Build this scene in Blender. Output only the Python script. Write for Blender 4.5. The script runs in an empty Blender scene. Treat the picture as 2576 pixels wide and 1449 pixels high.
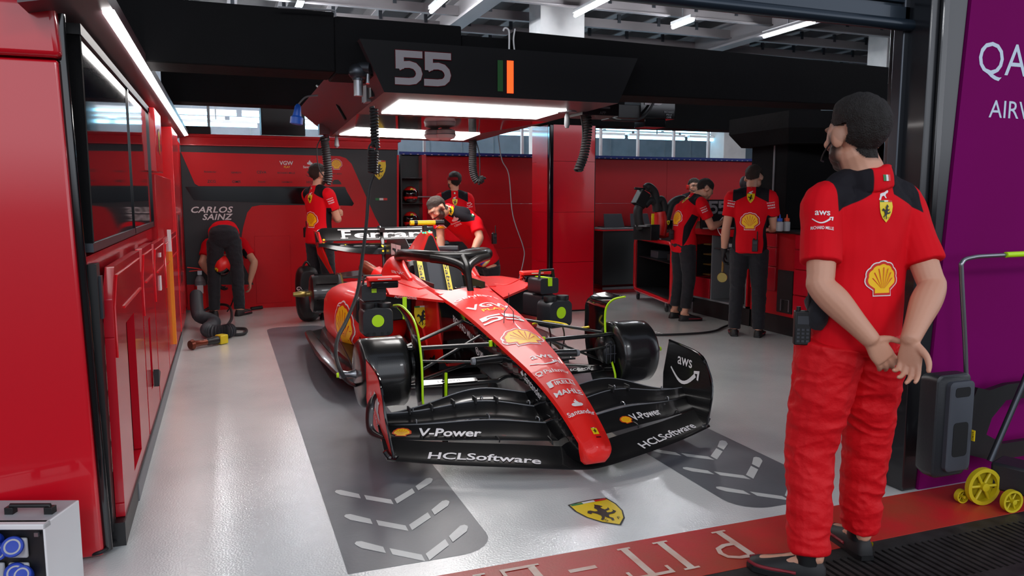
import bpy, bmesh, math, random
import numpy as np
from mathutils import Vector as V, Matrix, noise
from mathutils.bvhtree import BVHTree
from mathutils.geometry import tessellate_polygon
R = math.radians; PI = math.pi
random.seed(5)
SC = bpy.context.scene; COL = SC.collection
# ------------------------------------------------------------------ camera
FPX = 1936.0; CAMH = 1.43; TILT = R(6.75); YAW = R(20.5)
cd = bpy.data.cameras.new('camera'); cam = bpy.data.objects.new('camera', cd); COL.objects.link(cam)
cd.sensor_width = 36; cd.lens = 36*FPX/2576; cd.clip_end = 200; cd.clip_start = .02
cam.location = (0, 0, CAMH); cam.rotation_euler = (PI/2-TILT, 0, -YAW)
cd.dof.use_dof = True; cd.dof.focus_distance = 5.2; cd.dof.aperture_fstop = 9
SC.camera = cam
SC.view_settings.view_transform = 'Standard'; SC.view_settings.look = 'None'
SC.view_settings.gamma = 1; SC.view_settings.use_curve_mapping = False
SC.view_settings.exposure = 0.45
# ------------------------------------------------------------------ world and big lights
w = bpy.data.worlds.new('night'); SC.world = w; w.use_nodes = True; _n = w.node_tree; _bg = _n.nodes['Background']
_tc = _n.nodes.new('ShaderNodeTexCoord'); _sp = _n.nodes.new('ShaderNodeSeparateXYZ'); _cr = _n.nodes.new('ShaderNodeValToRGB')
_cr.color_ramp.elements[0].position = .49; _cr.color_ramp.elements[0].color = (.02, .02, .025, 1)
_cr.color_ramp.elements[1].position = .53; _cr.color_ramp.elements[1].color = (.78, .82, .90, 1)   # floodlit circuit above the horizon
_e = _cr.color_ramp.elements.new(.64); _e.color = (.62, .66, .74, 1)
_e = _cr.color_ramp.elements.new(.80); _e.color = (.14, .16, .20, 1)
_mr = _n.nodes.new('ShaderNodeMapRange'); _mr.inputs[1].default_value = -1; _mr.inputs[2].default_value = 1
_n.links.new(_tc.outputs['Generated'], _sp.inputs[0]); _n.links.new(_sp.outputs['Z'], _mr.inputs[0]); _n.links.new(_mr.outputs[0], _cr.inputs[0]); _n.links.new(_cr.outputs[0], _bg.inputs[0])
_bg.inputs[1].default_value = 1.5
def area(name, loc, target, size, sizey, power, col=(1, 1, 1)):
    l = bpy.data.lights.new(name, 'AREA'); l.shape = 'RECTANGLE'; l.size = size; l.size_y = sizey
    l.energy = power; l.color = col
    o = bpy.data.objects.new(name, l); COL.objects.link(o); o.location = loc
    o.rotation_euler = (V(target)-V(loc)).to_track_quat('-Z', 'Y').to_euler(); return o
area('pit_lane_floodlight', (-3.5, -7, 7.5), (1, 4, .6), 3.0, 1.2, 160, (.97, .98, 1))
area('pit_lane_floodlight', (5.0, -8, 7.5), (2.5, 3, .9), 3.0, 1.2, 140, (.97, .98, 1))
# real coordinates of points seen in the photograph, at a given real distance
_f = V((math.sin(YAW)*math.cos(TILT), math.cos(YAW)*math.cos(TILT), -math.sin(TILT)))
_r = V((math.cos(YAW), -math.sin(YAW), 0)); _u = _r.cross(_f); _C = V((0, 0, CAMH))
def ray(x, y): return _f+_r*((x-1288)/FPX)-_u*((y-724.5)/FPX)
def G(x, y, z=0): d = ray(x, y); return _C+d*((z-CAMH)/d.z)
def PY(x, y, Y): d = ray(x, y); return _C+d*(Y/d.y)
def PX(x, y, X): d = ray(x, y); return _C+d*(X/d.x)
# ------------------------------------------------------------------ materials
def lin(c):
    return tuple(((x/255)/12.92 if x <= 10.31 else ((x/255+.055)/1.055)**2.4) for x in c)+(1,)
MATS = {}
def mat(name, rgb, rough=.5, metal=0, coat=0, bump=None, emit=0, noisec=None, alpha=1, spec=.5, sheen=0, aniso=None):
    m = bpy.data.materials.new(name); m.use_nodes = True; nt = m.node_tree; b = nt.nodes['Principled BSDF']
    c = lin(rgb); b.inputs['Base Color'].default_value = c
    b.inputs['Roughness'].default_value = rough; b.inputs['Metallic'].default_value = metal
    b.inputs['Coat Weight'].default_value = coat; b.inputs['Coat Roughness'].default_value = .06
    b.inputs['Specular IOR Level'].default_value = spec
    if sheen: b.inputs['Sheen Weight'].default_value = sheen
    if emit:
        b.inputs['Emission Color'].default_value = c; b.inputs['Emission Strength'].default_value = emit
    if alpha < 1: b.inputs['Alpha'].default_value = alpha
    tc = None
    if bump or noisec: tc = nt.nodes.new('ShaderNodeTexCoord')
    if bump:
        n = nt.nodes.new('ShaderNodeTexNoise'); n.inputs['Scale'].default_value = bump[0]; n.inputs['Detail'].default_value = 3
        bp = nt.nodes.new('ShaderNodeBump'); bp.inputs['Strength'].default_value = bump[1]; bp.inputs['Distance'].default_value = bump[2] if len(bump) > 2 else .01
        nt.links.new(tc.outputs['Object'], n.inputs['Vector']); nt.links.new(n.outputs['Fac'], bp.inputs['Height']); nt.links.new(bp.outputs[0], b.inputs['Normal']); nt.links.new(bp.outputs[0], b.inputs['Coat Normal'])
    if noisec:   # (scale, rgb2, amount)
        n = nt.nodes.new('ShaderNodeTexNoise'); n.inputs['Scale'].default_value = noisec[0]; n.inputs['Detail'].default_value = 5
        r = nt.nodes.new('ShaderNodeMapRange'); r.inputs[1].default_value = .38; r.inputs[2].default_value = .68; r.inputs[4].default_value = noisec[2]
        mx = nt.nodes.new('ShaderNodeMix'); mx.data_type = 'RGBA'
        mx.inputs[6].default_value = c; mx.inputs[7].default_value = lin(noisec[1])
        nt.links.new(tc.outputs['Object'], n.inputs['Vector']); nt.links.new(n.outputs['Fac'], r.inputs[0]); nt.links.new(r.outputs[0], mx.inputs[0]); nt.links.new(mx.outputs[2], b.inputs['Base Color'])
    MATS[name] = m; return m
mat('floor', (228, 230, 228), .22, coat=.9, bump=(110, .3, .004), noisec=(1.1, (202, 207, 206), .8), spec=.5)
mat('floorgrey', (106, 108, 114), .34, bump=(60, .1, .004), noisec=(2.5, (88, 90, 96), .8))
mat('floormark', (206, 208, 206), .3, bump=(60, .15, .004))
mat('band', (196, 34, 36), .42, bump=(90, .3, .003), noisec=(4, (168, 62, 40), .9))
mat('bandtext', (222, 205, 190), .45, noisec=(9, (214, 150, 130), .7))
mat('asphalt', (72, 68, 64), .85, bump=(180, .9, .01), noisec=(14, (48, 46, 44), 1))
mat('grate', (56, 54, 54), .5, metal=.4, bump=(60, .5, .004), noisec=(12, (36, 34, 34), 1))
mat('slot', (8, 8, 8), .8)
mat('wallred', (176, 1, 18), .42, bump=(3, .02, .02), noisec=(1.2, (164, 1, 14), .6), spec=.3)
mat('boardred', (204, 2, 18), .42, spec=.3)
mat('darkglass', (10, 10, 14), .12, spec=.4)
mat('panelred', (200, 2, 26), .26, coat=1, noisec=(.9, (188, 4, 30), .5))
mat('cabred', (186, 14, 34), .24, coat=.3)
mat('redtrim', (215, 24, 34), .25, coat=.3)
mat('boardblack', (30, 30, 34), .45)
mat('maroon', (82, 64, 68), .35)
mat('fascia', (10, 10, 13), .6, spec=.25)
mat('halo', (34, 31, 30), .3, coat=.3)
mat('redmirror', (70, 8, 12), .08, coat=1)
mat('black', (14, 14, 16), .45)
mat('velvet', (13, 13, 15), .9, bump=(30, .2, .01), noisec=(2, (9, 9, 10), 1), spec=.2)
mat('gloss', (12, 12, 14), .1, coat=.6)
mat('rubber', (26, 26, 28), .62)
mat('grey', (120, 122, 126), .5)
mat('lightgrey', (176, 178, 180), .5, noisec=(3, (150, 152, 156), .6))
mat('white', (225, 225, 225), .45)
mat('decalwhite', (228, 224, 224), .4)
mat('steel', (150, 152, 156), .3, metal=.9)
mat('darksteel', (70, 74, 80), .38, metal=.8)
mat('ceil', (66, 62, 64), .8, noisec=(2, (52, 49, 51), .7))
mat('beamsteel', (112, 107, 109), .6)
mat('concrete', (178, 178, 178), .7, bump=(20, .3, .01), noisec=(3, (156, 156, 158), .7))
mat('tube', (246, 250, 255), .5, emit=130)
mat('tubecyan', (150, 222, 255), .5, emit=6)
mat('farwall', (120, 124, 132), .7, noisec=(3, (100, 104, 112), .6))
mat('lightpanel', (255, 253, 250), .5, emit=8.5)
mat('ledstrip', (255, 250, 248), .5, emit=11)
mat('blue', (22, 52, 148), .5)
mat('plugblue', (24, 86, 190), .4)
mat('purple', (118, 0, 92), .85, spec=.1, bump=(200, .1, .002), noisec=(1.5, (112, 2, 84), .6))
mat('qatartext', (198, 214, 232), .5)
mat('shutter', (34, 46, 58), .3, metal=.5, coat=.3)
mat('frameblack', (24, 26, 30), .28, coat=.4)
mat('carred', (238, 24, 16), .42, coat=.2, bump=(400, .02, .001))
mat('carredmatte', (214, 26, 24), .38)
mat('neon', (190, 240, 8), .45)
mat('yellow', (235, 205, 20), .4)
mat('shellyellow', (250, 196, 10), .42)
mat('shellred', (206, 28, 20), .42)
mat('green', (20, 120, 60), .5)
mat('glowgreen', (20, 240, 110), .4, emit=4)
mat('glowred', (255, 60, 20), .4, emit=2.4)
mat('dimgreen', (14, 62, 22), .6, emit=.25)
mat('sign55', (150, 146, 150), .5)
mat('skin', (206, 150, 124), .5, bump=(90, .12, .004), noisec=(14, (190, 126, 104), .7), spec=.35)
mat('hair', (24, 18, 15), .7, bump=(220, .9, .01))
mat('hairbrown', (46, 32, 24), .7, bump=(200, .9, .01))
mat('eyewhite', (220, 215, 210), .3)
mat('navy', (26, 27, 34), .9, bump=(60, .3, .01), noisec=(8, (20, 21, 27), .8), sheen=.1)
mat('trouser_red', (212, 4, 20), .62, bump=(38, .5, .008), spec=.3)
mat('shoe', (22, 21, 23), .6)
mat('shoeaccent', (130, 26, 40), .6)
mat('amber', (225, 140, 20), .5)
mat('copper', (110, 50, 32), .35, metal=.5)
mat('plasticgrey', (52, 54, 60), .5)
mat('caseblack', (34, 36, 40), .42, bump=(80, .15, .004))
mat('dutyellow', (200, 180, 20), .5)
mat('frostliquid', (170, 165, 90), .25)
mat('labelblue', (40, 50, 150), .4)
mat('brass', (160, 140, 80), .35, metal=.8)
mat('maroonglass', (90, 10, 20), .2)
mat('orange', (220, 80, 30), .4)
mat('royal', (20, 60, 170), .5)
mat('padgrey', (62, 66, 74), .7)
mat('seatdark', (30, 33, 38), .6)
# carbon weave
def carbon():
    m = mat('carbon', (20, 20, 21), .3, coat=.45); nt = m.node_tree; b = nt.nodes['Principled BSDF']
    tc = nt.nodes.new('ShaderNodeTexCoord'); mp = nt.nodes.new('ShaderNodeMapping'); mp.inputs[2].default_value = (0, R(45), R(45)); mp.inputs[3].default_value = (1, 1, 1)
    ck = nt.nodes.new('ShaderNodeTexChecker'); ck.inputs['Scale'].default_value = 260
    ck.inputs['Color1'].default_value = lin((15, 15, 16)); ck.inputs['Color2'].default_value = lin((33, 32, 32))
    nt.links.new(tc.outputs['Object'], mp.inputs[0]); nt.links.new(mp.outputs[0], ck.inputs[0]); nt.links.new(ck.outputs[0], b.inputs['Base Color'])
carbon()
def glassmat():
    m = mat('screen', (8, 10, 20), .05, spec=.55)
glassmat()
def clear():
    m = bpy.data.materials.new('clearglass'); m.use_nodes = True; nt = m.node_tree; nt.nodes.clear()
    o = nt.nodes.new('ShaderNodeOutputMaterial'); t = nt.nodes.new('ShaderNodeBsdfTransparent'); g = nt.nodes.new('ShaderNodeBsdfGlossy'); mx = nt.nodes.new('ShaderNodeMixShader')
    g.inputs['Roughness'].default_value = .05; t.inputs[0].default_value = (.8, .85, .9, 1); fr = nt.nodes.new('ShaderNodeFresnel')
    nt.links.new(fr.outputs[0], mx.inputs[0]); nt.links.new(t.outputs[0], mx.inputs[1]); nt.links.new(g.outputs[0], mx.inputs[2]); nt.links.new(mx.outputs[0], o.inputs[0])
    MATS['clearglass'] = m
clear()
def mixmat(name, c0, c1, c2, rough, bump=None, sheen=0, rough1=None):
    """colour c0, c1 where vertex field 'ma' > 0, c2 where 'mb' > 0 (cloth panels, stubble)"""
    m = mat(name, c0, rough, bump=bump, sheen=sheen); nt = m.node_tree; b = nt.nodes['Principled BSDF']; prev = None
    for at, c in (('ma', c1), ('mb', c2)):
        a = nt.nodes.new('ShaderNodeAttribute'); a.attribute_name = at
        mr = nt.nodes.new('ShaderNodeMapRange'); mr.inputs[1].default_value = -.0015 if 'skin' not in name else -.012; mr.inputs[2].default_value = .0015 if 'skin' not in name else .012
        mx = nt.nodes.new('ShaderNodeMix'); mx.data_type = 'RGBA'; mx.inputs[7].default_value = lin(c)
        nt.links.new(a.outputs['Fac'], mr.inputs[0]); nt.links.new(mr.outputs[0], mx.inputs[0])
        if prev: nt.links.new(prev, mx.inputs[6])
        else: mx.inputs[6].default_value = lin(c0)
        prev = mx.outputs[2]
    nt.links.new(prev, b.inputs['Base Color'])
mixmat('polo', (216, 4, 24), (26, 24, 30), (22, 20, 26), .8, bump=(420, .15, .002)); MATS['polo'].node_tree.nodes['Principled BSDF'].inputs['Specular IOR Level'].default_value = .2
mixmat('bodyskin', (202, 148, 122), (62, 42, 34), (176, 104, 90), .5, bump=(90, .12, .004))
# ------------------------------------------------------------------ mesh builder
def perp(d):
    a = V((0, 0, 1)) if abs(d.z) < .9 else V((1, 0, 0))
    x = d.cross(a).normalized(); return x, d.cross(x).normalized()
def spline(pts, k=6, closed=False):
    pts = [V(p) for p in pts]; out = []; n = len(pts)
    if n < 3 and not closed: return pts
    for i in range(n if closed else n-1):
        g = (lambda j: pts[j % n]) if closed else (lambda j: pts[min(max(j, 0), n-1)])
        a, b, c, d = g(i-1), g(i), g(i+1), g(i+2)
        for j in range(k):
            t = j/k; out.append(.5*((2*b)+(c-a)*t+(2*a-5*b+4*c-d)*t*t+(3*b-a-3*c+d)*t**3))
    if not closed: out.append(pts[-1])
    return out
def origin(o):
    p = V((0, 0, 0))
    while o is not None: p += o.location; o = o.parent
    return p
class MB:
    def __init__(s): s.v = []; s.f = []; s.m = []; s.mats = []; s.extra = None
    def mi(s, m):
        if m not in s.mats: s.mats.append(m)
        return s.mats.index(m)
    def add(s, vs, fs, m):
        b = len(s.v); k = s.mi(m) if isinstance(m, str) else None
        s.v += [tuple(x) for x in vs]
        for i, f in enumerate(fs):
            s.f.append([b+j for j in f]); s.m.append(k if k is not None else s.mi(m[i]))
        return s
    def box(s, c, d, m, rz=0, rot=None):
        M = rot if rot is not None else Matrix.Rotation(rz, 3, 'Z'); c = V(c); h = [x/2 for x in d]
        vs = [c+M@V((x*h[0], y*h[1], z*h[2])) for x in (-1, 1) for y in (-1, 1) for z in (-1, 1)]
        return s.add(vs, [(0, 1, 3, 2), (4, 6, 7, 5), (0, 4, 5, 1), (2, 3, 7, 6), (0, 2, 6, 4), (1, 5, 7, 3)], m)
    def bx(s, x0, x1, y0, y1, z0, z1, m): return s.box(((x0+x1)/2, (y0+y1)/2, (z0+z1)/2), (x1-x0, y1-y0, z1-z0), m)
    def hexa(s, p, m):   # 8 points: bottom loop then top loop
        return s.add(p, [(3, 2, 1, 0), (4, 5, 6, 7), (0, 1, 5, 4), (1, 2, 6, 5), (2, 3, 7, 6), (3, 0, 4, 7)], m)
    def loft(s, rings, m, cap=True, closed=True):
        n = len(rings[0]); vs = [p for r in rings for p in r]; fs = []; ms = []
        for i in range(len(rings)-1):
            for j in range(n if closed else n-1):
                k = (j+1) % n; fs.append((i*n+j, i*n+k, (i+1)*n+k, (i+1)*n+j)); ms.append(m[j] if isinstance(m, (list, tuple)) else m)
        if cap and closed:
            fs.append(tuple(range(n))[::-1]); fs.append(tuple((len(rings)-1)*n+j for j in range(n)))
            c = m[-1] if isinstance(m, (list, tuple)) else m; ms += [c, c]
        return s.add(vs, fs, ms)
    def tube(s, pts, r, m, n=8, k=6, closed=False, flat=1, smooth=True):
        P = spline(pts, k, closed) if smooth and len(pts) > 2 else [V(p) for p in pts]
        rr = r if isinstance(r, (list, tuple)) else None; rings = []; x = None; L = len(P)
        for i, p in enumerate(P):
            d = (P[(i+1) % L]-P[i-1]) if closed else (P[min(i+1, L-1)]-P[max(i-1, 0)])
            d = d.normalized() if d.length > 1e-9 else V((0, 0, 1))
            if x is None: x, y = perp(d)
            else:
                x = (x-d*x.dot(d)); x = x.normalized() if x.length > 1e-6 else perp(d)[0]; y = d.cross(x)
            y = d.cross(x)
            if rr: t = i/(L-1)*(len(rr)-1); a = int(min(t, len(rr)-2)); q = rr[a]+(rr[a+1]-rr[a])*(t-a)
            else: q = r
            rings.append([p+x*math.cos(2*PI*j/n)*q+y*math.sin(2*PI*j/n)*q*flat for j in range(n)])
        if closed: rings.append(rings[0]); return s.loft(rings, m, cap=False)
        return s.loft(rings, m)
    def cyl(s, a, b, r0, m, r1=None, n=18): return s.tube([a, b], [r0, r0 if r1 is None else r1], m, n)
    def lathe(s, o, ax, prof, m, n=28):   # prof: (distance along axis, radius)
        o = V(o); ax = V(ax).normalized(); x, y = perp(ax)
        rings = [[o+ax*h+(x*math.cos(2*PI*j/n)+y*math.sin(2*PI*j/n))*max(r, 1e-4) for j in range(n)] for h, r in prof]
        if isinstance(m, (list, tuple)):
            for i in range(len(rings)-1): s.loft(rings[i:i+2], m[i], cap=False)
            return s
        return s.loft(rings, m)
    def ell(s, c, r, m, rot=None, n=14, k=9):
        M = rot if rot is not None else Matrix.Identity(3); c = V(c); rings = []
        for i in range(k+1):
            t = PI*i/k; t = min(max(t, .02), PI-.02)
            rings.append([c+M@V((r[0]*math.sin(t)*math.cos(2*PI*j/n), r[1]*math.sin(t)*math.sin(2*PI*j/n), -r[2]*math.cos(t))) for j in range(n)])
        return s.loft(rings, m)
    def plate(s, poly, o, ux, uy, t, m, side=None):   # 2-D outline extruded by t along ux x uy
        o, ux, uy = V(o), V(ux), V(uy); nn = ux.cross(uy).normalized()*t; n = len(poly)
        a = [o+ux*p[0]+uy*p[1] for p in poly]; b = [p+nn for p in a]
        tr = tessellate_polygon([[V((p[0], p[1], 0)) for p in poly]])
        s.add(a+b, [t_[::-1] for t_ in tr]+[tuple(n+i for i in t_) for t_ in tr], m)
        return s.add(a+b, [(i, (i+1) % n, n+(i+1) % n, n+i) for i in range(n)], side or m)
    def bvh(s): return BVHTree.FromPolygons([V(p) for p in s.v], s.f)
    def decal(s, shapes, o, ux, uy, off=.0015, bvh=None, grid=None, reach=.4, layer=.0004):
        o, ux, uy = V(o), V(ux).normalized(), V(uy).normalized(); nn = ux.cross(uy).normalized(); uy = nn.cross(ux)
        for li, (v2, f2, m) in enumerate(shapes):
            if grid: v2, f2 = regrid(v2, f2, grid)
            out = []; miss = set()
            for i, (a, b) in enumerate(v2):
                p = o+ux*a+uy*b
                if bvh is not None:
                    h, hn, _, d = bvh.ray_cast(p+nn*reach, -nn, reach*2)
                    if h is None: miss.add(i); p = p
                    else: p = h+nn*(off+layer*li)
                else: p = p+nn*(off+layer*li)
                out.append(p)
            fs = [f for f in f2 if not any(i in miss for i in f)]
            s.add(out, fs, m)
        return s
    def mesh(s, name, shift=V((0, 0, 0)), angle=38):
        me = bpy.data.meshes.new(name); me.from_pydata([tuple(V(p)-shift) for p in s.v], [], s.f)
        for m in s.mats: me.materials.append(MATS[m])
        me.polygons.foreach_set('material_index', s.m)
        if s.extra:
            for an, vals in s.extra.items():
                at = me.attributes.new(an, 'FLOAT', 'POINT'); vv = list(vals)+[-1.0]*(len(s.v)-len(vals)); at.data.foreach_set('value', vv)
        me.polygons.foreach_set('use_smooth', [True]*len(me.polygons)); me.set_sharp_from_angle(angle=R(angle)); me.update(); return me
    def obj(s, name, parent=None, bev=0, angle=38, sub=0, seg=2):
        me = s.mesh(name, origin(parent), angle); o = bpy.data.objects.new(name, me); COL.objects.link(o)
        if parent is not None: o.parent = parent
        if bev:
            b = o.modifiers.new('bevel', 'BEVEL'); b.width = bev; b.segments = seg; b.limit_method = 'ANGLE'; b.angle_limit = R(40)
        if sub: q = o.modifiers.new('sub', 'SUBSURF'); q.levels = q.render_levels = sub
        return o
def regrid(v2, f2, g):
    bm = bmesh.new(); vs = [bm.verts.new((a, b, 0)) for a, b in v2]
    for f in f2:
        try: bm.faces.new([vs[i] for i in f])
        except ValueError: pass
    for ax in (0, 1):
        lo = min(p[ax] for p in v2); hi = max(p[ax] for p in v2); k = math.floor(lo/g)+1
        while k*g < hi:
            co = (k*g, 0, 0) if ax == 0 else (0, k*g, 0); no = (1, 0, 0) if ax == 0 else (0, 1, 0)
            bmesh.ops.bisect_plane(bm, geom=bm.verts[:]+bm.edges[:]+bm.faces[:], plane_co=co, plane_no=no, dist=1e-6); k += 1
    bm.verts.index_update(); v = [(p.co.x, p.co.y) for p in bm.verts]; f = [tuple(q.index for q in x.verts) for x in bm.faces]; bm.free(); return v, f
def tag(o, label=None, cat=None, group=None, kind=None):
    if label: o['label'] = label
    if cat: o['category'] = cat
    if group: o['group'] = group
    if kind: o['kind'] = kind
    return o
def thing(name, loc, label, cat, group=None):
    o = bpy.data.objects.new(name, None); COL.objects.link(o); o.location = loc; o.empty_display_size = .1
    return tag(o, label, cat, group)
def struct(mb, name, bev=0): return tag(mb.obj(name, bev=bev), kind='structure')
def copy_tree(o, parent=None):
    c = o.copy(); COL.objects.link(c); c.parent = parent
    for ch in list(o.children): copy_tree(ch, c)
    return c
# ------------------------------------------------------------------ flat marks
def poly(pts, m):
    tr = tessellate_polygon([[V((a, b, 0)) for a, b in pts]]); return (list(pts), [tuple(t) for t in tr], m)
_tc = {}
def T(s, h, m, bold=.0, shear=0, sx=1, x=0, y=0, align='C', space=1):
    """lettering h high (cap height), centred at (x, y)"""
    bold = min(bold*.6, .024)
    key = (s, bold, shear, space)
    if key not in _tc:
        c = bpy.data.curves.new('t', 'FONT'); c.body = s; c.size = 1; c.offset = bold; c.shear = shear; c.resolution_u = 3; c.space_character = space
        o = bpy.data.objects.new('t', c); me = bpy.data.meshes.new_from_object(o)
        v = [(p.co.x, p.co.y) for p in me.vertices]; f = [tuple(p.vertices) for p in me.polygons]
        bpy.data.objects.remove(o); bpy.data.meshes.remove(me); bpy.data.curves.remove(c)
        _tc[key] = (v, f)
    v, f = _tc[key]; k = h/.72
    x0 = min(a for a, b in v); x1 = max(a for a, b in v)
    cx = {'C': (x0+x1)/2, 'L': x0, 'R': x1}[align]
    return [([((a-cx)*k*sx+x, (b-.36)*k+y) for a, b in v], f, m)]
def W(s, w_, h, m, **kw):   # lettering stretched to width w_
    t = T(s, h, m, **kw); xs = [a for a, b in t[0][0]]; k = w_/(max(xs)-min(xs)); kw['sx'] = kw.get('sx', 1)*k
    return T(s, h, m, **kw)
def X(shapes, dx=0, dy=0, s=1, sy=None, rot=0):
    sy = s if sy is None else sy; c, q = math.cos(rot), math.sin(rot)
    return [([(a*s*c-b*sy*q+dx, a*s*q+b*sy*c+dy) for a, b in v], f, m) for v, f, m in shapes]
def circ(r, m, cx=0, cy=0, n=28, ry=None): return [poly([(cx+r*math.cos(2*PI*i/n), cy+(ry or r)*math.sin(2*PI*i/n)) for i in range(n)], m)]
def rect(x0, x1, y0, y1, m): return [poly([(x0, y0), (x1, y0), (x1, y1), (x0, y1)], m)]
def stroke(pts, w_, m, w1=None):
    out = []; n = len(pts); L = []; Rr = []
    for i, p in enumerate(pts):
        a = pts[max(i-1, 0)]; b = pts[min(i+1, n-1)]; d = math.hypot(b[0]-a[0], b[1]-a[1]) or 1; nx, ny = -(b[1]-a[1])/d, (b[0]-a[0])/d
        q = (w_+(((w1 if w1 is not None else w_)-w_)*i/(n-1)))/2; L.append((p[0]+nx*q, p[1]+ny*q)); Rr.append((p[0]-nx*q, p[1]-ny*q))
    v = L+Rr; f = [(i, i+1, n+i+1, n+i) for i in range(n-1)]; return [(v, f, m)]
def pecten(k):
    pts = []
    for i in range(8):
        for j in range(4):
            t = R(205)-R(230)*((i+j/4)/7.0) if i < 7 else None
            if t is None: continue
            rr = .47+.03*math.sin(PI*j/4); pts.append((k*rr*1.06*math.cos(t), k*(rr*math.sin(t)+.02)))
    return pts
def shell(s, white='decalwhite', red='shellred', yel='shellyellow'):
    base = [(.30*1, -.30), (.30, -.46), (-.30, -.46), (-.30, -.30)]
    def out(k, b): return [(a, c) for a, c in pecten(k)]+[(x*b, y*b) for x, y in base]
    sh = [poly(out(1.16, 1.12), white), poly(out(1.09, 1.05), red), poly(out(.94, .90), yel)]
    for i in range(1, 8):
        t = R(205)-R(230)*i/8.0
        sh += stroke([(.05*math.cos(t), -.36+.10), (.36*math.cos(t), .36*math.sin(t)+.03)], .006, red, .03)
    return X(sh, s=s)
HORSE = [(-.02, .34), (.03, .41), (.05, .46), (.08, .42), (.14, .38), (.2, .3), (.17, .26), (.12, .28), (.1, .2), (.14, .12), (.24, .14), (.3, .2), (.27, .08), (.18, .05), (.12, .04), (.1, -.04), (.2, -.06), (.3, -.02), (.33, .06), (.37, -.06), (.24, -.14), (.1, -.14), (.04, -.18), (0, -.26), (.06, -.34), (.0, -.46), (-.06, -.44), (-.02, -.34), (-.08, -.26), (-.1, -.2), (-.18, -.3), (-.28, -.36), (-.3, -.3), (-.2, -.22), (-.16, -.12), (-.2, -.02), (-.28, .08), (-.36, .02), (-.42, .1), (-.34, .2), (-.26, .2), (-.18, .12), (-.1, .1), (-.06, .18), (-.08, .28)]
def shield(s, flip=1, border=True):
    def o(k): return [(k*a, k*b) for a, b in [(-.36, .47), (-.18, .5), (.0, .505), (.18, .5), (.36, .47), (.38, .2), (.33, -.08), (.2, -.34), (0, -.54), (-.2, -.34), (-.33, -.08), (-.38, .2)]]
    sh = ([poly(o(1.08), 'black')] if border else [])+[poly(o(1), 'yellow')]
    sh += rect(-.35, -.12, .42, .49, 'green')+rect(-.12, .12, .43, .5, 'white')+rect(.12, .35, .42, .49, 'shellred')
    sh += [poly([(a*.62*flip, b*.78-.03) for a, b in HORSE], 'black')]
    sh += T('S', .1, 'black', shear=.3, x=-.12, y=-.33)+T('F', .1, 'black', shear=.3, x=.12, y=-.33)
    return X(sh, s=s)
def badge(s):
    return X(rect(-.36, .36, -.5, .5, 'yellow')+rect(-.36, .36, .42, .5, 'green')+rect(-.12, .12, .42, .5, 'white')+rect(.12, .36, .42, .5, 'shellred')+[poly([(a*.62, b*.7-.04) for a, b in HORSE], 'black')], s=s)
def flame(s, m='decalwhite'):
    return X([poly([(-.5, -.12), (-.46, -.26), (-.3, -.36), (0, -.4), (.3, -.36), (.46, -.26), (.5, -.12), (.4, 0), (.28, .06), (.3, -.06), (.2, .1), (.05, .3), (.04, .5), (-.06, .38), (-.04, .24), (-.16, .3), (-.2, .16), (-.12, .02), (-.26, .06), (-.42, .0)], m)], s=s)
def aws(s, m='decalwhite'):
    sh = T('aws', .42, m, bold=.02, y=.12, sx=1.05)
    pts = [(-.62+1.1*t, -.30-.3*math.sin(PI*t)) for t in [i/10 for i in range(11)]]
    sh += stroke(pts, .05, m, .11)+[poly([(.42, -.2), (.66, -.16), (.62, -.42), (.55, -.4), (.57, -.25), (.42, -.27)], m)]
    return X(sh, s=s)
def flag(w_, h): return rect(-w_/2, -w_/6, -h/2, h/2, 'green')+rect(-w_/6, w_/6, -h/2, h/2, 'white')+rect(w_/6, w_/2, -h/2, h/2, 'shellred')
def puma(s, m='decalwhite'):
    return X([poly([(-.5, -.3), (-.36, -.34), (-.2, -.08), (0, -.02), (.1, -.2), (.2, -.2), (.14, -.02), (.26, .12), (.4, .16), (.5, .3), (.4, .36), (.3, .3), (.1, .2), (-.1, .16), (-.26, .1), (-.36, -.1)], m)], s=s)
def five(h, m, g=0):
    P = [(.10-g*.3, .50), (.26, .585), (.44, .60), (.60, .56), (.70, .46), (.735, .34), (.70, .22), (.60, .13), (.42, .10), (-.01-g*.3, .10)]
    return X(rect(.02-g, .84+g, .80-g, 1+g, m)+rect(.02-g, .27+g, .46, 1, m)+stroke(P, .2+2*g, m), s=h)
def num55(h, m, bold=0, edge=None, sx=1):
    sh = []
    for x in (-.87*h, .02*h):
        if edge: sh += X(five(h, edge, .02), x*sx, -h/2, sx, 1)
        sh += X(five(h, m), x*sx, -h/2, sx, 1)
    return sh
def lorem_bar(w_, h, m, n=6):   # no words: small illegible mark
    return rect(-w_/2, w_/2, -h/2, h/2, m)
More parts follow.
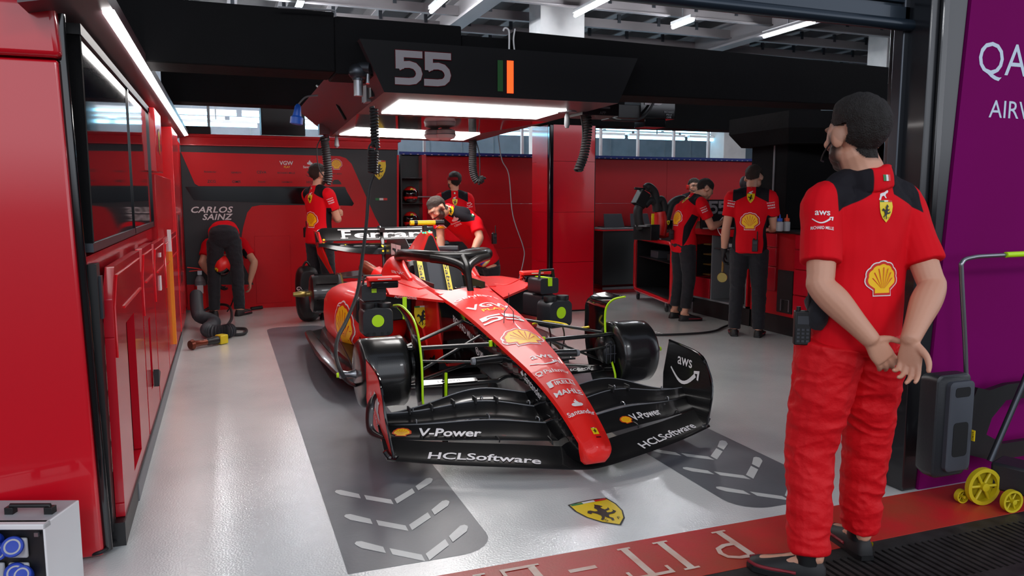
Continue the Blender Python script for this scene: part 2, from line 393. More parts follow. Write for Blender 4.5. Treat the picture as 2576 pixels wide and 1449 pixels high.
# serif capitals for the threshold lettering
def serif(ch, h, m, w_=.7):
    s = .13; sh = []
    def vst(x, y0=0, y1=1): return rect(x-s/2, x+s/2, y0, y1, m)+rect(x-s*1.1, x+s*1.1, y1-.05, y1, m)+rect(x-s*1.1, x+s*1.1, y0, y0+.05, m)
    if ch == 'P': sh = vst(.18)+stroke([(.2, .95), (.42, .95), (.6, .86), (.64, .72), (.58, .57), (.42, .5), (.2, .5)], .09, m)
    if ch == 'I': sh = vst(.3)
    if ch == 'T': sh = rect(.3-s/2, .3+s/2, 0, 1, m)+rect(.18, .42, 0, .05, m)+rect(-.08, .68, .92, 1, m)+rect(-.08, -.02, .76, 1, m)+rect(.62, .68, .76, 1, m)
    if ch == '-': sh = rect(.02, .5, .36, .46, m)
    if ch == 'L': sh = vst(.18)+rect(.2, .7, 0, .08, m)+rect(.64, .7, 0, .26, m)
    if ch == 'A': sh = stroke([(.05, 0), (.36, 1)], .06, m)+stroke([(.36, 1), (.68, 0)], .13, m)+rect(.16, .56, .3, .37, m)+rect(-.04, .16, 0, .05, m)+rect(.56, .8, 0, .05, m)
    if ch == 'N': sh = stroke([(.08, 0), (.08, 1)], .06, m)+stroke([(.08, 1), (.62, 0)], .13, m)+stroke([(.62, 0), (.62, 1)], .06, m)+rect(-.04, .18, 0, .05, m)+rect(.52, .74, .95, 1, m)
    if ch == 'E': sh = vst(.18)+rect(.2, .66, 0, .08, m)+rect(.2, .62, .92, 1, m)+rect(.2, .5, .47, .54, m)
    return X(sh, s=h*w_, sy=h)
def rrect(x0, x1, y0, y1, r, n=6, corners=(1, 1, 1, 1)):
    pts = []
    for i, (cx, cy, a) in enumerate(((x1-r, y0+r, -90), (x1-r, y1-r, 0), (x0+r, y1-r, 90), (x0+r, y0+r, 180))):
        if corners[i]: pts += [(cx+r*math.cos(R(a+90*j/n)), cy+r*math.sin(R(a+90*j/n))) for j in range(n+1)]
        else: pts.append((x1 if i < 2 else x0, y1 if i in (1, 2) else y0))
    return pts
# ================================================================== the setting
UZ = V((0, 0, 1)); UX = V((1, 0, 0)); UY = V((0, 1, 0))
fl = MB(); fl.bx(-6, 16, 2.70, 20.4, -.1, 0, 'floor')
def fdec(sh, z=.001): fl.decal(sh, (0, 0, 0), UX, UY, off=z)
fdec([poly(rrect(.39, 1.0, 2.83, 8.75, .16, corners=(1, 1, 1, 0)), 'floorgrey')])
fdec([poly(rrect(2.17, 2.77, 2.79, 8.75, .16, corners=(1, 1, 1, 1)), 'floorgrey')])
def chevron(cx, cy, sl=.93):
    sh = []; k = .06
    for sgn in (-1, 1):
        for a, b in ((.008, .118), (.14, .245)):
            pts = [(sgn*a, -k/2+a*sl), (sgn*b, -k/2+b*sl), (sgn*b, k/2+b*sl), (sgn*a, k/2+a*sl)]
            if b > .2: pts = [(sgn*a, -k/2+a*sl), (sgn*(b-.02), -k/2+(b-.02)*sl), (sgn*(b-.003), -k/2+.018+b*sl), (sgn*b, b*sl+.004), (sgn*(b-.01), k/2-.01+b*sl), (sgn*(b-.03), k/2+(b-.015)*sl), (sgn*a, k/2+a*sl)]
            sh.append(poly(pts, 'floormark'))
    return X(sh, cx, cy)
for cy in (3.455, 3.145, 2.85): fdec(chevron(.70, cy), .002); fdec(chevron(2.47, cy-.01), .002)
fdec(X(shield(.27), 1.565, 3.01, rot=R(4)), .002)
# grid drain mark in front of the trolley
for i in range(9):
    for j in range(9):
        fdec(rect(3.86+i*.05, 3.885+i*.05, 6.85+j*.06, 6.885+j*.06, 'white'), .001)
fdec(X(W('CARLOS', .62, .1, 'boardblack', bold=.02, sx=1), 1.62, 4.66), .002)
fl.bx(-6, 16, 2.35, 2.70, -.1, 0, 'band')
xx = 1.98
for ch, wd in (('P', .26), ('I', .17), ('T', .24), ('-', .2), ('L', .24), ('A', .25), ('N', .26), ('E', .24)):
    fl.decal(serif(ch, .25, 'bandtext', .27/.25*.9), (xx, 2.655, 0), -UX, -UY, off=.0015); xx -= wd
struct(fl, 'floor')
ap = MB(); ap.bx(-30, 40, -60, 1.93, -.1, -.006, 'asphalt'); struct(ap, 'floor_apron')
gr = MB(); gr.bx(-6, 12, 1.93, 2.35, -.1, -.018, 'slot'); gr.bx(-6, 12, 2.28, 2.35, -.02, -.002, 'grate'); gr.bx(-6, 12, 1.93, 2.0, -.02, -.002, 'grate')
for i in range(150):
    x = .2+i*.036; gr.bx(x, x+.021, 2.0, 2.28, -.02, -.002, 'grate')
struct(gr, 'trim_1')
# walls
wl = MB(); wl.bx(-.95, -.62, 3.44, 10.35, 0, 2.02, 'wallred'); struct(wl, 'wall_left')
wb = MB()
for i, (x0, x1) in enumerate(((2.62, 4.6), (4.604, 6.6), (6.604, 8.6), (8.604, 11.5))):
    for z0, z1 in ((0, .68), (.683, 1.33), (1.333, 2.0)): wb.bx(x0, x1, 10.66+.0*i, 10.74, z0, z1, 'wallred')
wb.bx(-.7, 2.62, 10.7, 10.78, 0, 1.99, 'black'); struct(wb, 'wall_back')
fw = MB(); fw.bx(-6, 18, 20.2, 20.4, 0, 5.2, 'farwall')
for i in range(26): fw.bx(-5.6+i*.9, -5.585+i*.9, 20.18, 20.2, 0, 3.1, 'grey')
struct(fw, 'wall_far')
wr = MB(); wr.bx(15.9, 16.1, 2.8, 20.2, 0, 5.2, 'farwall'); wr.bx(-6.2, -6, 2.8, 20.2, 0, 5.2, 'farwall'); struct(wr, 'wall_right')
ce = MB(); ce.bx(-6.2, 16.1, 2.9, 20.4, 4.95, 5.1, 'ceil')
for i in range(26): ce.bx(-5.5+i*.82, -5.4+i*.82, 6, 20.2, 4.72, 4.95, 'ceil'); ce.bx(-5.53+i*.82, -5.37+i*.82, 6, 20.2, 4.7, 4.72, 'beamsteel')
struct(ce, 'ceiling')
n = 2
def trim(mb, bev=0):
    global n; struct(mb, 'trim_%d' % n, bev); n += 1
for X0 in (-1.6, 3.85, 9.27, 14.6):
    b = MB(); b.bx(X0-.14, X0+.14, 6, 20.2, 4.3, 4.34, 'beamsteel'); b.bx(X0-.02, X0+.02, 6, 20.2, 4.34, 4.72, 'beamsteel'); b.bx(X0-.14, X0+.14, 6, 20.2, 4.68, 4.72, 'beamsteel'); trim(b)
b = MB()
for y in (9.2, 10.4, 11.6, 12.8, 14.0, 15.2, 16.4):
    b.bx(-6, 15.9, y-.05, y+.05, 4.44, 4.46, 'beamsteel'); b.bx(-6, 15.9, y-.01, y+.01, 4.46, 4.6, 'beamsteel')
    for i in range(26): b.bx(-5.48+i*.82, -5.42+i*.82, y-.02, y+.02, 4.55, 4.72, 'darksteel')
trim(b)
# pillars of the building
for x0, x1, Y in ((4.98, 5.78, 12.0), (10.05, 10.62, 14.0), (12.36, 12.75, 12.0), (-4, -3.4, 12)):
    b = MB(); b.bx(x0, x1, Y, Y+.5, 0, 4.95, 'concrete'); trim(b, .01)
# front of the building: frame of the roller door
b = MB(); b.hexa([V((3.05, 2.72, 0)), V((3.14, 2.72, 0)), V((3.14, 2.95, 0)), V((3.05, 2.95, 0)), V((3.05, 2.72, 2.6)), V((3.29, 2.72, 2.6)), V((3.29, 2.95, 2.6)), V((3.05, 2.95, 2.6))], 'frameblack'); b.bx(3.02, 3.075, 2.84, 2.9, 0, 2.45, 'darksteel'); b.bx(3.1, 3.14, 2.70, 2.72, .9, 2.5, 'gloss'); trim(b, .006)
b = MB(); b.hexa([V((3.145, 2.71, 0)), V((7, 2.71, 0)), V((7, 2.9, 0)), V((3.145, 2.9, 0)), V((3.305, 2.71, 2.75)), V((7, 2.71, 2.75)), V((7, 2.9, 2.75)), V((3.305, 2.9, 2.75))], 'purple')
b.decal(W('QATAR', .74, .155, 'qatartext', bold=-.004), (3.35+.37, 2.71, 2.085), UX, UZ)
b.decal(W('AIRWAYS', .56, .085, 'qatartext', bold=.002), (3.44+.28, 2.71, 1.85), UX, UZ)
tag(b.obj('wall_front_right'), kind='structure')
b = MB(); b.bx(-6, -.95, 3.4, 3.6, 0, 4.9, 'frameblack'); tag(b.obj('wall_front_left'), kind='structure')
t = thing('roller_shutter', (2, 2.85, 2.2), 'dark blue-grey roller shutter rolled up above the garage opening', 'shutter')
b = MB(); b.bx(1.18, 3.06, 2.86, 2.9, 2.3, 3.2, 'shutter')
for i in range(10): b.bx(1.18, 3.06, 2.845, 2.86, 2.33+i*.08, 2.375+i*.08, 'shutter')
b.obj('shutter_curtain', t, bev=.004)
b = MB(); a0 = PY(1520, -6, 2.8); a1 = PY(2300, 72, 2.8)
b.tube([(1.1, 2.83, 2.235), (3.06, 2.83, 2.225)], .028, 'shutter', 16); b.bx(1.1, 3.06, 2.84, 2.89, 2.25, 2.31, 'shutter'); b.obj('bottom_bar', t)
# wall panel nearest the camera on the left
t = thing('partition_end_panel', (-1.2, 3.33, 0), 'big red cladding panel at the left edge, rounded black corner on its right', 'wall panel')
b = MB(); L = .017
def lean(z): return -.60+.0*z
b.hexa([V((-3.2, 3.30, .012)), V((-.50, 3.30, .012)), V((-.50, 3.36, .012)), V((-3.2, 3.36, .012)), V((-3.2, 3.30, 1.93)), V((-.545, 3.30, 1.93)), V((-.545, 3.36, 1.93)), V((-3.2, 3.36, 1.93))], 'panelred'); b.obj('front_panel', t, bev=.012, seg=4)
b = MB(); b.hexa([V((-3.2, 3.27, 1.935)), V((-.53, 3.27, 1.935)), V((-.53, 3.36, 1.935)), V((-3.2, 3.36, 1.935)), V((-3.2, 3.26, 2.13)), V((-.54, 3.26, 2.13)), V((-.54, 3.36, 2.13)), V((-3.2, 3.36, 2.13))], 'panelred'); b.obj('top_trim', t, bev=.02, seg=4)
b = MB(); b.tube([(-.535, 3.34, 2.1), (-.535, 3.34, 1.9), (-.515, 3.34, 1.0), (-.49, 3.34, .02)], .02, 'gloss', 10); b.obj('corner_strip', t)
# canopy with LED strip along the left wall
t = thing('light_canopy', (-.45, 6.5, 2.1), 'slanted red canopy above the dark glass with a long white light strip along its edge', 'canopy')
b = MB(); b.hexa([V((-.62, 3.1, 2.08)), V((-.36, 3.1, 2.135)), V((-.36, 10.36, 2.175)), V((-.62, 10.36, 2.10)), V((-.62, 3.1, 2.2)), V((-.36, 3.1, 2.2)), V((-.36, 10.36, 2.23)), V((-.62, 10.36, 2.23))], 'maroon'); b.obj('canopy_panel', t)
b = MB(); b.hexa([V((-.395, 3.36, 2.118)), V((-.355, 3.36, 2.128)), V((-.355, 10.2, 2.168)), V((-.395, 10.2, 2.158)), V((-.395, 3.36, 2.135)), V((-.355, 3.36, 2.135)), V((-.355, 10.2, 2.175)), V((-.395, 10.2, 2.175))], 'ledstrip')
b.obj('light_strip', t)
# dark glass screens
t = thing('display_screen', (-.48, 4.6, 1.2), 'long dark glass display screen set in the red left wall above the cabinets', 'screen')
for y0, y1 in ((3.42, 4.94), (4.97, 6.22)):
    b = MB(); b.bx(-.52, -.485, y0, y1, 1.25, 2.04, 'screen'); b.obj('screen_pane', t, bev=.003)
b = MB(); b.bx(-.53, -.48, 3.39, 3.42, 1.22, 2.07, 'velvet'); b.bx(-.53, -.478, 4.94, 4.97, 1.22, 2.07, 'gloss'); b.bx(-.53, -.475, 6.22, 6.3, 1.22, 2.07, 'gloss'); b.bx(-.53, -.478, 3.38, 6.3, 1.215, 1.25, 'darksteel'); b.bx(-.53, -.475, 3.38, 6.3, 2.04, 2.08, 'black'); b.obj('screen_frame', t)
# red wall piece beyond the screens
t = thing('red_wall_cladding', (-.5, 8, 0), 'tall red cladding between the dark glass and the driver name board', 'wall panel')
b = MB(); b.bx(-.62, -.44, 6.3, 6.9, 1.62, 2.08, 'redtrim'); b.bx(-.62, -.46, 6.3, 8.2, 1.1, 1.6, 'wallred'); b.bx(-.62, -.43, 8.2, 9.2, .1, 2.1, 'redtrim'); b.bx(-.62, -.46, 9.2, 10.36, .1, 2.08, 'wallred')
b.decal(shield(.18), (-.44, 6.6, 1.85), -UY*-1, UZ, off=.002); b.obj('cladding_panel', t, bev=.006)
b = MB(); b.bx(-.455, -.425, 8.45, 8.8, .55, 1.25, 'maroonglass'); b.obj('cover_plate', t, bev=.004); MB().bx(-.47, -.44, 9.3, 9.5, 1.2, 1.3, 'grey').obj('switch_box', t, bev=.004)
# left cabinets
t = thing('wall_cabinet', (-.5, 5, 0), 'low red wall cabinet under the dark glass with open slot and pale rim', 'cabinet')
b = MB(); b.bx(-.62, -.5, 3.36, 8.2, .1, 1.2, 'cabred'); b.bx(-.6, -.47, 3.36, 3.44, .08, 1.17, 'black'); b.obj('body', t)
b = MB(); b.bx(-.6, -.43, 3.4, 8.2, 0, .1, 'black'); b.bx(-.44, -.425, 3.9, 8.2, 0, .085, 'grey'); b.obj('kick_base', t)
def cabdoor(y0, y1, z0, z1, slot=None, cut=.12):
    P = [(y0, z0), (y1, z0), (y1, z1), (y0+cut, z1), (y0, z1-cut)]
    b = MB()
    if slot:
        a, c, d, e = slot
        b.plate([(y0, z0), (y1, z0), (y1, d), (y0, d)], (-.47, 0, 0), UY, UZ, .035, 'cabred')
        b.plate([(y0, d), (a, d), (a, e), (y0, e)], (-.47, 0, 0), UY, UZ, .035, 'cabred')
        b.plate([(c, d), (y1, d), (y1, e), (c, e)], (-.47, 0, 0), UY, UZ, .035, 'cabred')
        b.plate([(y0, e), (y1, e), (y1, z1), (y0+cut, z1), (y0, z1-cut)], (-.47, 0, 0), UY, UZ, .035, 'cabred')
    else: b.plate(P, (-.47, 0, 0), UY, UZ, .035, 'cabred')
    d_ = b.obj('door', t, bev=.005)
    b = MB(); b.tube([(-.432, y0+.04, z1-cut-.25), (-.432, y0+.04, z1-cut-.04), (-.432, y0+cut+.03, z1-.04), (-.432, y1-.04, z1-.04)], .005, 'redtrim', 6, smooth=False)
    b.tube([(-.432, y0+.3*(y1-y0), z1-.2), (-.432, y1-.05, z1-.2)], .006, 'redtrim', 6); b.obj('door_ridge', d_)
    return d_
cabdoor(3.46, 4.62, .1, 1.14, (3.86, 4.2, .16, .86)); cabdoor(4.66, 5.4, .1, 1.14, (4.9, 5.02, .3, .72)); cabdoor(5.44, 6.4, .1, 1.12); cabdoor(6.44, 7.2, .1, 1.1); cabdoor(7.24, 8.15, .1, 1.1)
b = MB(); b.bx(-.56, -.5, 3.9, 3.94, .2, .86, 'darksteel'); b.bx(-.5, -.485, 4.0, 4.06, .2, .84, 'steel')
for i in range(5): b.bx(-.5, -.47, 3.88, 3.92, .28+i*.12, .31+i*.12, 'black')
b.obj('inner_rail', t)
b = MB(); b.tube([(-.5, 3.40, .1), (-.5, 3.40, 1.0), (-.49, 3.42, 1.1)], .02, 'steel', 8); b.bx(-.55, -.46, 3.39, 3.43, .95, 1.12, 'darksteel'); b.obj('hinge_strut', t)
b = MB(); b.plate([(0, 0), (.14, .06), (.02, .1)], (-.43, 4.98, .3), UY, UZ, .03, 'black'); b.obj('latch', t)
b = MB(); b.bx(-.44, -.41, 6.96, 7.02, .2, .98, 'amber'); b.bx(-.44, -.412, 6.97, 7.01, .98, 1.16, 'white'); b.obj('warning_strip', t); MB().box((-.43, 5.9, .83), (.008, .07, .1), 'white').obj('paper_label', t); MB().box((-.43, 6.0, 1.02), (.008, .05, .03), 'white').obj('small_label', t)
# driver name board at the back
t = thing('driver_name_board', (.9, 10.36, 0), 'red and black board with sponsor names and CARLOS SAINZ in white', 'board')
Y0 = 10.40
def BP(x, y): p = PY(x, y, Y0); return (p.x, p.z)
b = MB(); b.bx(-.46, 2.24, Y0, Y0+.06, .03, 2.16, 'boardblack')
def bd(pix, m, off=.004, t_=.004): b.plate([BP(*p) for p in pix][::-1], (0, Y0-off, 0), UX, UZ, t_, m)
b.bx(-.46, 2.24, Y0-.03, Y0, 2.06, 2.17, 'boardred'); b.bx(-.46, 2.24, Y0-.036, Y0-.03, 2.062, 2.072, 'redtrim')
bd([(455, 382), (855, 393), (870, 398), (884, 412), (943, 545), (958, 572), (998, 573), (998, 690), (1002, 775), (640, 775), (640, 720), (600, 640), (612, 570), (622, 535), (634, 520), (655, 516), (935, 516), (887, 516), (868, 470), (500, 468), (490, 462)], 'boardred')
bd([(470, 780), (470, 716), (645, 716), (645, 780)], 'boardred', .0045); bd([(998, 390), (1003, 390), (1003, 775), (998, 775)], 'boardred', .0047)
bd([(466, 470), (868, 474), (890, 512), (886, 518), (488, 503)], 'darkglass', .006)
DX = lambda x, y: V((BP(x, y)[0], Y0-.010, BP(x, y)[1]))
def bt(x, y, sh): b.decal(sh, DX(x, y), UX, UZ)
bt(534, 527, W('CARLOS', .49, .075, 'decalwhite', bold=.035, shear=.25, space=1.06)); bt(548, 545, W('SAINZ', .36, .075, 'decalwhite', bold=.035, shear=.25, space=1.06))
bt(720, 410, T('VGW', .05, 'decalwhite', bold=.03)); bt(722, 420, T('PLAY', .024, 'shellyellow', bold=.03))
bt(779, 409, flame(.07)); bt(779, 420, T('Santander', .03, 'decalwhite', bold=.02)); bt(846, 414, shell(.125))
for x, y, s in ((529, 432, 'Bitdefender'), (594, 434, 'GENESYS'), (658, 433, 'CEVA'), (720, 435, 'RICHARD MILLE'), (532, 456, 'ZCG'), (595, 457, 'OMR'), (659, 457, 'Palantir'), (722, 458, 'HARMAN'), (780, 458, 'HCL'), (847, 437, 'RAY-BAN')):
    bt(x, y, T(s, .034 if len(s) < 6 else .022, 'boardblack', bold=.02))
bt(780, 434, aws(.09, 'boardblack')); b.decal([poly([(-.06, -.03), (.06, -.03), (.05, 0), (.02, .03), (-.03, .03), (-.055, .005)], 'boardblack')], DX(847, 458), UX, UZ)
bt(953, 427, shield(.25, border=False)); bt(959, 501, flag(.16, .03))
b.obj('board_face', t)
b = MB(); b.bx(.36, .8, Y0-.014, Y0-.006, .06, .93, 'boardred'); b.obj('access_door', t, bev=.003)
b = MB(); b.bx(-.5, 2.28, Y0-.05, Y0+.3, 2.16, 2.2, 'boardred'); b.obj('top_ledge', t, bev=.006)
# clutter on the ledge: box speaker / black hanging cabinet
tag(MB().bx(.52, 1.08, 10.8, 11.3, 2.24, 2.62, 'black').obj('hanging_monitor', bev=.01), 'black box hung above the name board, left of the light gantry', 'monitor')
tag(MB().bx(-.42, -.1, 10.45, 10.7, 2.205, 2.3, 'caseblack').obj('control_box', bev=.01), 'small dark control box on top of the name board at its left end', 'box')
# helmet alcove
t = thing('helmet_locker', (2.45, 10.7, 0), 'black helmet locker between the name board and the red wall', 'locker')
b = MB(); b.bx(2.28, 2.62, 10.62, 10.68, 0, 2.0, 'black'); b.bx(2.27, 2.29, 10.38, 10.68, 0, 2.0, 'black'); b.bx(2.58, 2.64, 10.42, 10.68, 0, 2.0, 'panelred'); b.obj('locker_body', t)
for z in (.62, 1.0, 1.345, 1.69): MB().bx(2.29, 2.58, 10.40, 10.62, z-.012, z, 'black').obj('shelf', t, bev=.003)
MB().bx(2.5, 2.86, 10.36, 10.375, 1.425, 1.44, 'steel').obj('rail', t)
def helmet(z, label, x=2.42, y=10.46):
    t = thing('helmet', (x, y, z), label, 'helmet', None)
    b = MB(); b.ell((x, y, z+.115), (.105, .125, .115), 'carredmatte', n=24, k=14); b.decal(shield(.06, border=False), (x, y-.2, z+.175), UX, UZ, bvh=b.bvh(), grid=.02); b.obj('helmet_shell', t)
    b = MB(); rings = []
    for i in range(7):
        r_ = []
        for j in range(15):
            a = -PI/2+R(78)*(j-7)/7; zz = -.03+.085*i/6; k = math.sqrt(max(0, 1-(zz/.115)**2)); r_.append(V((x+.109*k*math.cos(a), y+.129*k*math.sin(a), z+.12+zz)))
        rings.append(r_)
    b.loft(rings, 'gloss', cap=False, closed=False); b.obj('visor', t)
    b = MB(); b.ell((x, y-.06, z+.04), (.075, .06, .04), 'black'); b.obj('chin_guard', t)
    return t
helmet(1.345, 'red helmet with yellow badge, upper one in the black locker'); helmet(1.0, 'red helmet with white dotted brow, lower one in the black locker')
# blue rail on the wall top
t = thing('cable_tray', (5, 10.6, 2.0), 'perforated blue cable tray along the top of the red back wall', 'cable tray')
b = MB(); b.bx(2.3, 11.5, 10.58, 10.6, 2.004, 2.05, 'blue'); b.bx(2.3, 11.5, 10.58, 10.8, 2.004, 2.01, 'blue')
for i in range(90): b.bx(2.35+i*.1, 2.375+i*.1, 10.576, 10.58, 2.012, 2.02, 'white')
b.obj('tray', t)
# red pillar
t = thing('clad_pillar', (4.05, 8.9, 0), 'red panel clad pillar with a black corner strip, right of the car', 'pillar')
b = MB()
for z0, z1 in ((.02, .62), (.624, 1.24), (1.244, 1.86), (1.864, 2.3)): b.bx(3.79, 4.35, 8.7, 9.25, z0, z1, 'panelred'); b.bx(3.735, 3.745, 8.76, 9.25, z0, z1, 'panelred')
b.obj('panel', t); MB().bx(3.735, 3.79, 8.69, 8.76, .02, 2.3, 'gloss').obj('corner_strip', t, bev=.008); MB().bx(3.74, 4.34, 8.705, 9.25, 0, .02, 'black').obj('foot', t)
MB().bx(4.35, 4.36, 8.7, 9.25, .02, 2.3, 'black').obj('edge_strip', t)
# black draped trusses
def truss(name, x0, x1, y, z0, z1, label, th=.35, z1b=None, z0b=None):
    z1b = z1 if z1b is None else z1b; z0b = z0 if z0b is None else z0b
    b = MB(); b.hexa([V((x0, y, z0)), V((x1, y, z0b)), V((x1, y+th, z0b)), V((x0, y+th, z0)), V((x0, y, z1)), V((x1, y, z1b)), V((x1, y+th, z1b)), V((x0, y+th, z1))], 'velvet')
    return tag(b.obj(name, bev=.01), label, 'overhead truss')
truss('overhead_truss', -.55, .66, 4.75, 2.165, 2.51, 'black-draped overhead truss section starting at the left light strip')
truss('overhead_truss', .66, 1.44, 4.75, 2.155, 2.488, 'black-draped truss section above the left end of the 55 gantry')
truss('overhead_truss', 1.445, 1.785, 4.78, 2.16, 2.44, 'short lower black truss section between two taller ones')
truss('overhead_truss', 1.79, 5.4, 4.75, 2.11, 2.485, 'long black-draped truss running right from the white hook', z1b=2.43, z0b=2.14)
truss('overhead_truss', -.55, 1.3, 9.0, 2.43, 2.80, 'black rear truss behind the left part of the garage, above the name board')
truss('overhead_truss', 3.0, 8.1, 9.0, 2.33, 2.72, 'black rear truss behind the gantry, left of the dark cabinet', z0b=2.34)
truss('overhead_truss', -.6, -.5, 4.9, 2.24, 2.5, 'black side truss above the left light canopy running to the back', th=5.3)
def strut(a, c, w_, m): return MB().tube([a, c], w_, m, 8)
t = thing('lifting_hook', (1.76, 4.72, 2.45), 'white curved hook and cable standing on the gap in the black truss', 'hook')
MB().tube([(1.745, 4.72, 2.36), (1.745, 4.72, 2.46), (1.735, 4.72, 2.485), (1.715, 4.72, 2.488), (1.705, 4.72, 2.47)], .006, 'white').obj('hook', t); MB().tube([(1.785, 4.72, 2.33), (1.775, 4.72, 2.42), (1.785, 4.72, 2.49)], .005, 'white').obj('cable', t)
t = tag(MB().tube([PY(700, 18, 4.7), PY(838, 26, 4.7), PY(843, 28, 4.7), PY(844, 42, 4.7)], .006, 'grey', smooth=False).obj('conduit'), 'thin pale conduit lying along the top of the black truss', 'conduit')
# fluorescent fittings
def lamp(x, y, z, ln, label, cyan=False, ax='y', g='fluorescent tubes under the ceiling'):
    t = thing('fluorescent_lamp', (x, y, z), label, 'lamp', g)
    d = V((0, ln/2, 0)) if ax == 'y' else V((ln/2, 0, 0)); c = V((x, y, z))
    MB().tube([c-d, c+d], .028, 'tubecyan' if cyan else 'tube', 10).obj('tube', t)
    b = MB(); b.box(c+V((0, 0, .06)), (.09, ln, .05) if ax == 'y' else (ln, .09, .05), 'white'); b.box(c+V((0, 0, .2)), (.02, .02, .3), 'grey'); b.obj('fitting', t); return t
for x, y, l, lab in ((9.2, 11.1, 1.25, 'long lit tube under the ceiling girder, upper right'), (7.26, 11.35, .6, 'short lit tube on a bracket left of the right-hand girder'), (3.15, 11.4, 1.2, 'lit tube at the top edge above the left part of the gantry'), (5.35, 10.85, 1.2, 'lit tube just right of the white concrete pillar')):
    lamp(x, y, 4.28, l, lab, g=None)
for x, y0, n_ in ((-.62, 12.2, 5), (1.22, 12.2, 5)):
    for i in range(n_):
        lamp(x, y0+.6+i*1.45, 4.28, 1.25, 'lit tube in the ceiling row above the %s of the garage' % ('left wall' if x < 0 else 'car'), g='ceiling tube row over the '+('left wall' if x < 0 else 'car'))
for y, z, x0, n_ in ((14.4, 2.66, -1.5, 10), (16.2, 3.02, -1.8, 11), (18.4, 3.1, -2, 12), (15.2, 2.9, 4.2, 5)):
    for i in range(n_):
        lamp(x0+1.45*i, y, z, 1.35, 'cool white tube in the rows seen over the back wall', True, 'x', 'cool white tubes behind the back wall')
# thin steel racks behind the wall
for x in (-.15, .55, 2.9, 4.5, 5.9, 6.6, 7.3, 8.0, 9.0, 9.7):
    b = MB(); b.bx(x, x+.035, 11.6, 11.65, 0, 3.6, 'lightgrey'); tag(b.obj('steel_upright', ), 'thin pale steel upright standing behind the back wall', 'upright', 'steel uprights behind the back wall')
t = tag(MB().bx(5.6, 9.2, 11.9, 12.1, 2.03, 2.12, 'darksteel').obj('duct_roll'), 'long dark rolled duct lying behind the blue tray on the right', 'duct')
# ================================================================== light gantry over the car
t = thing('light_gantry', (1.75, 6.3, 2.05), 'dark angular light gantry over the car with 55 and a green and orange bar', 'light gantry')
z = 2.05
A, B_, C_, D_ = V((.93, 4.66, z)), V((2.50, 4.66, z)), V((2.70, 8.55, z)), V((1.08, 8.3, z))
A2, B2, C2, D2 = V((.79, 4.66, 2.35)), V((2.64, 4.66, 2.35)), V((2.95, 8.7, 2.31)), V((.76, 8.3, 2.31))
b = MB(); b.add([A, B_, B2, A2], [(0, 1, 2, 3)], 'fascia'); b.add([B_, C_, C2, B2], [(0, 1, 2, 3)], 'fascia'); b.add([C_, D_, D2, C2], [(0, 1, 2, 3)], 'fascia'); b.add([A2, B2, C2, D2], [(0, 1, 2, 3)], 'black')
un = (A2-A).normalized(); fo = A2*.5+A*.5
fx = (B_-A).normalized(); fz = ((A2+B2)/2-(A+B_)/2); fz = (fz-fx*fz.dot(fx)).normalized(); nf = fx.cross(fz)
def FP(x, y):
    d = ray(x, y); n_ = nf; k = (A-_C).dot(n_)/d.dot(n_); return _C+d*k
b.decal(num55(.20, 'sign55', edge='maroonglass'), FP(1065, 173), fx, fz, off=.003)
b.obj('fascia', t)
b = MB(); b.decal(rect(-.018, .018, -.095, .095, 'dimgreen'), FP(1258, 191), fx, fz, off=.004); b.decal(rect(-.022, .022, -.1, .1, 'glowred'), FP(1283, 194), fx, fz, off=.004); b.obj('status_light', t)
b = MB(); b.add([D_, A, A2, D2], [(0, 1, 2, 3)], 'maroon')
nl = (D_-A).normalized()
def LP(x, y): d = ray(x, y); n_ = (D_-A).cross(A2-A); k = (A-_C).dot(n_)/d.dot(n_); return _C+d*k
ln = (D_-A).cross(A2-A).normalized(); ln = ln if ln.x < 0 else -ln
q = LP(925, 232); b.box(q, (.02, .35, .1), 'black'); b.box(q+ln*.005, (.03, .12, .13), 'grey')
for a_, c_ in (((888, 178), (898, 184)), ((850, 262), (872, 300)), ((800, 215), (820, 232))):
    b.tube([LP(*a_)+ln*.01, LP(*c_)+ln*.01], .012, 'black', 6)
b.obj('left_side_panel', t)
b = MB()   # underside: outer frame in maroon, centre mirror-gloss, two light panels
F1 = [V((1.10, 5.02, z)), V((2.33, 5.12, z)), V((2.36, 5.76, z)), V((1.13, 5.78, z))]
F2 = [V((1.15, 7.15, z)), V((2.40, 7.32, z)), V((2.49, 8.18, z)), V((1.12, 7.9, z))]
def under(p, m, dz=0): b.add([q_-UZ*dz for q_ in p], [(0, 1, 2, 3)], m)
under([A, B_, F1[1], F1[0]], 'maroon'); under([A, F1[0], F1[3], V((.975, 5.95, z))], 'maroon'); under([F1[1], B_, V((2.56, 6.0, z)), F1[2]], 'maroon')
under([F1[3], F1[2], V((2.56, 6.0, z)), V((.975, 5.95, z))], 'maroon'); under([V((.975, 5.95, z)), V((2.56, 6.0, z)), F2[1], F2[0]], 'redmirror')
under([V((.975, 5.95, z)), F2[0], F2[3], D_], 'maroon'); under([F2[1], V((2.56, 6.0, z)), C_, F2[2]], 'maroon'); under([F2[3], F2[2], C_, D_], 'maroon'); b.obj('underside', t)
for F_ in (F1, F2):
    b = MB(); b.add([q_-UZ*.008 for q_ in F_]+[q_+UZ*.004 for q_ in F_], [(3, 2, 1, 0), (4, 5, 6, 7), (0, 1, 5, 4), (1, 2, 6, 5), (2, 3, 7, 6), (3, 0, 4, 7)], 'lightpanel'); b.obj('light_panel', t)
b = MB(); c = V((2.38, 5.22, z)); b.lathe(c, (0, 0, -1), [(0, .07), (.01, .07), (.012, .01), (.04, .018), (.1, .02), (.12, .012)], 'grey', 16); b.obj('spray_nozzle', t)
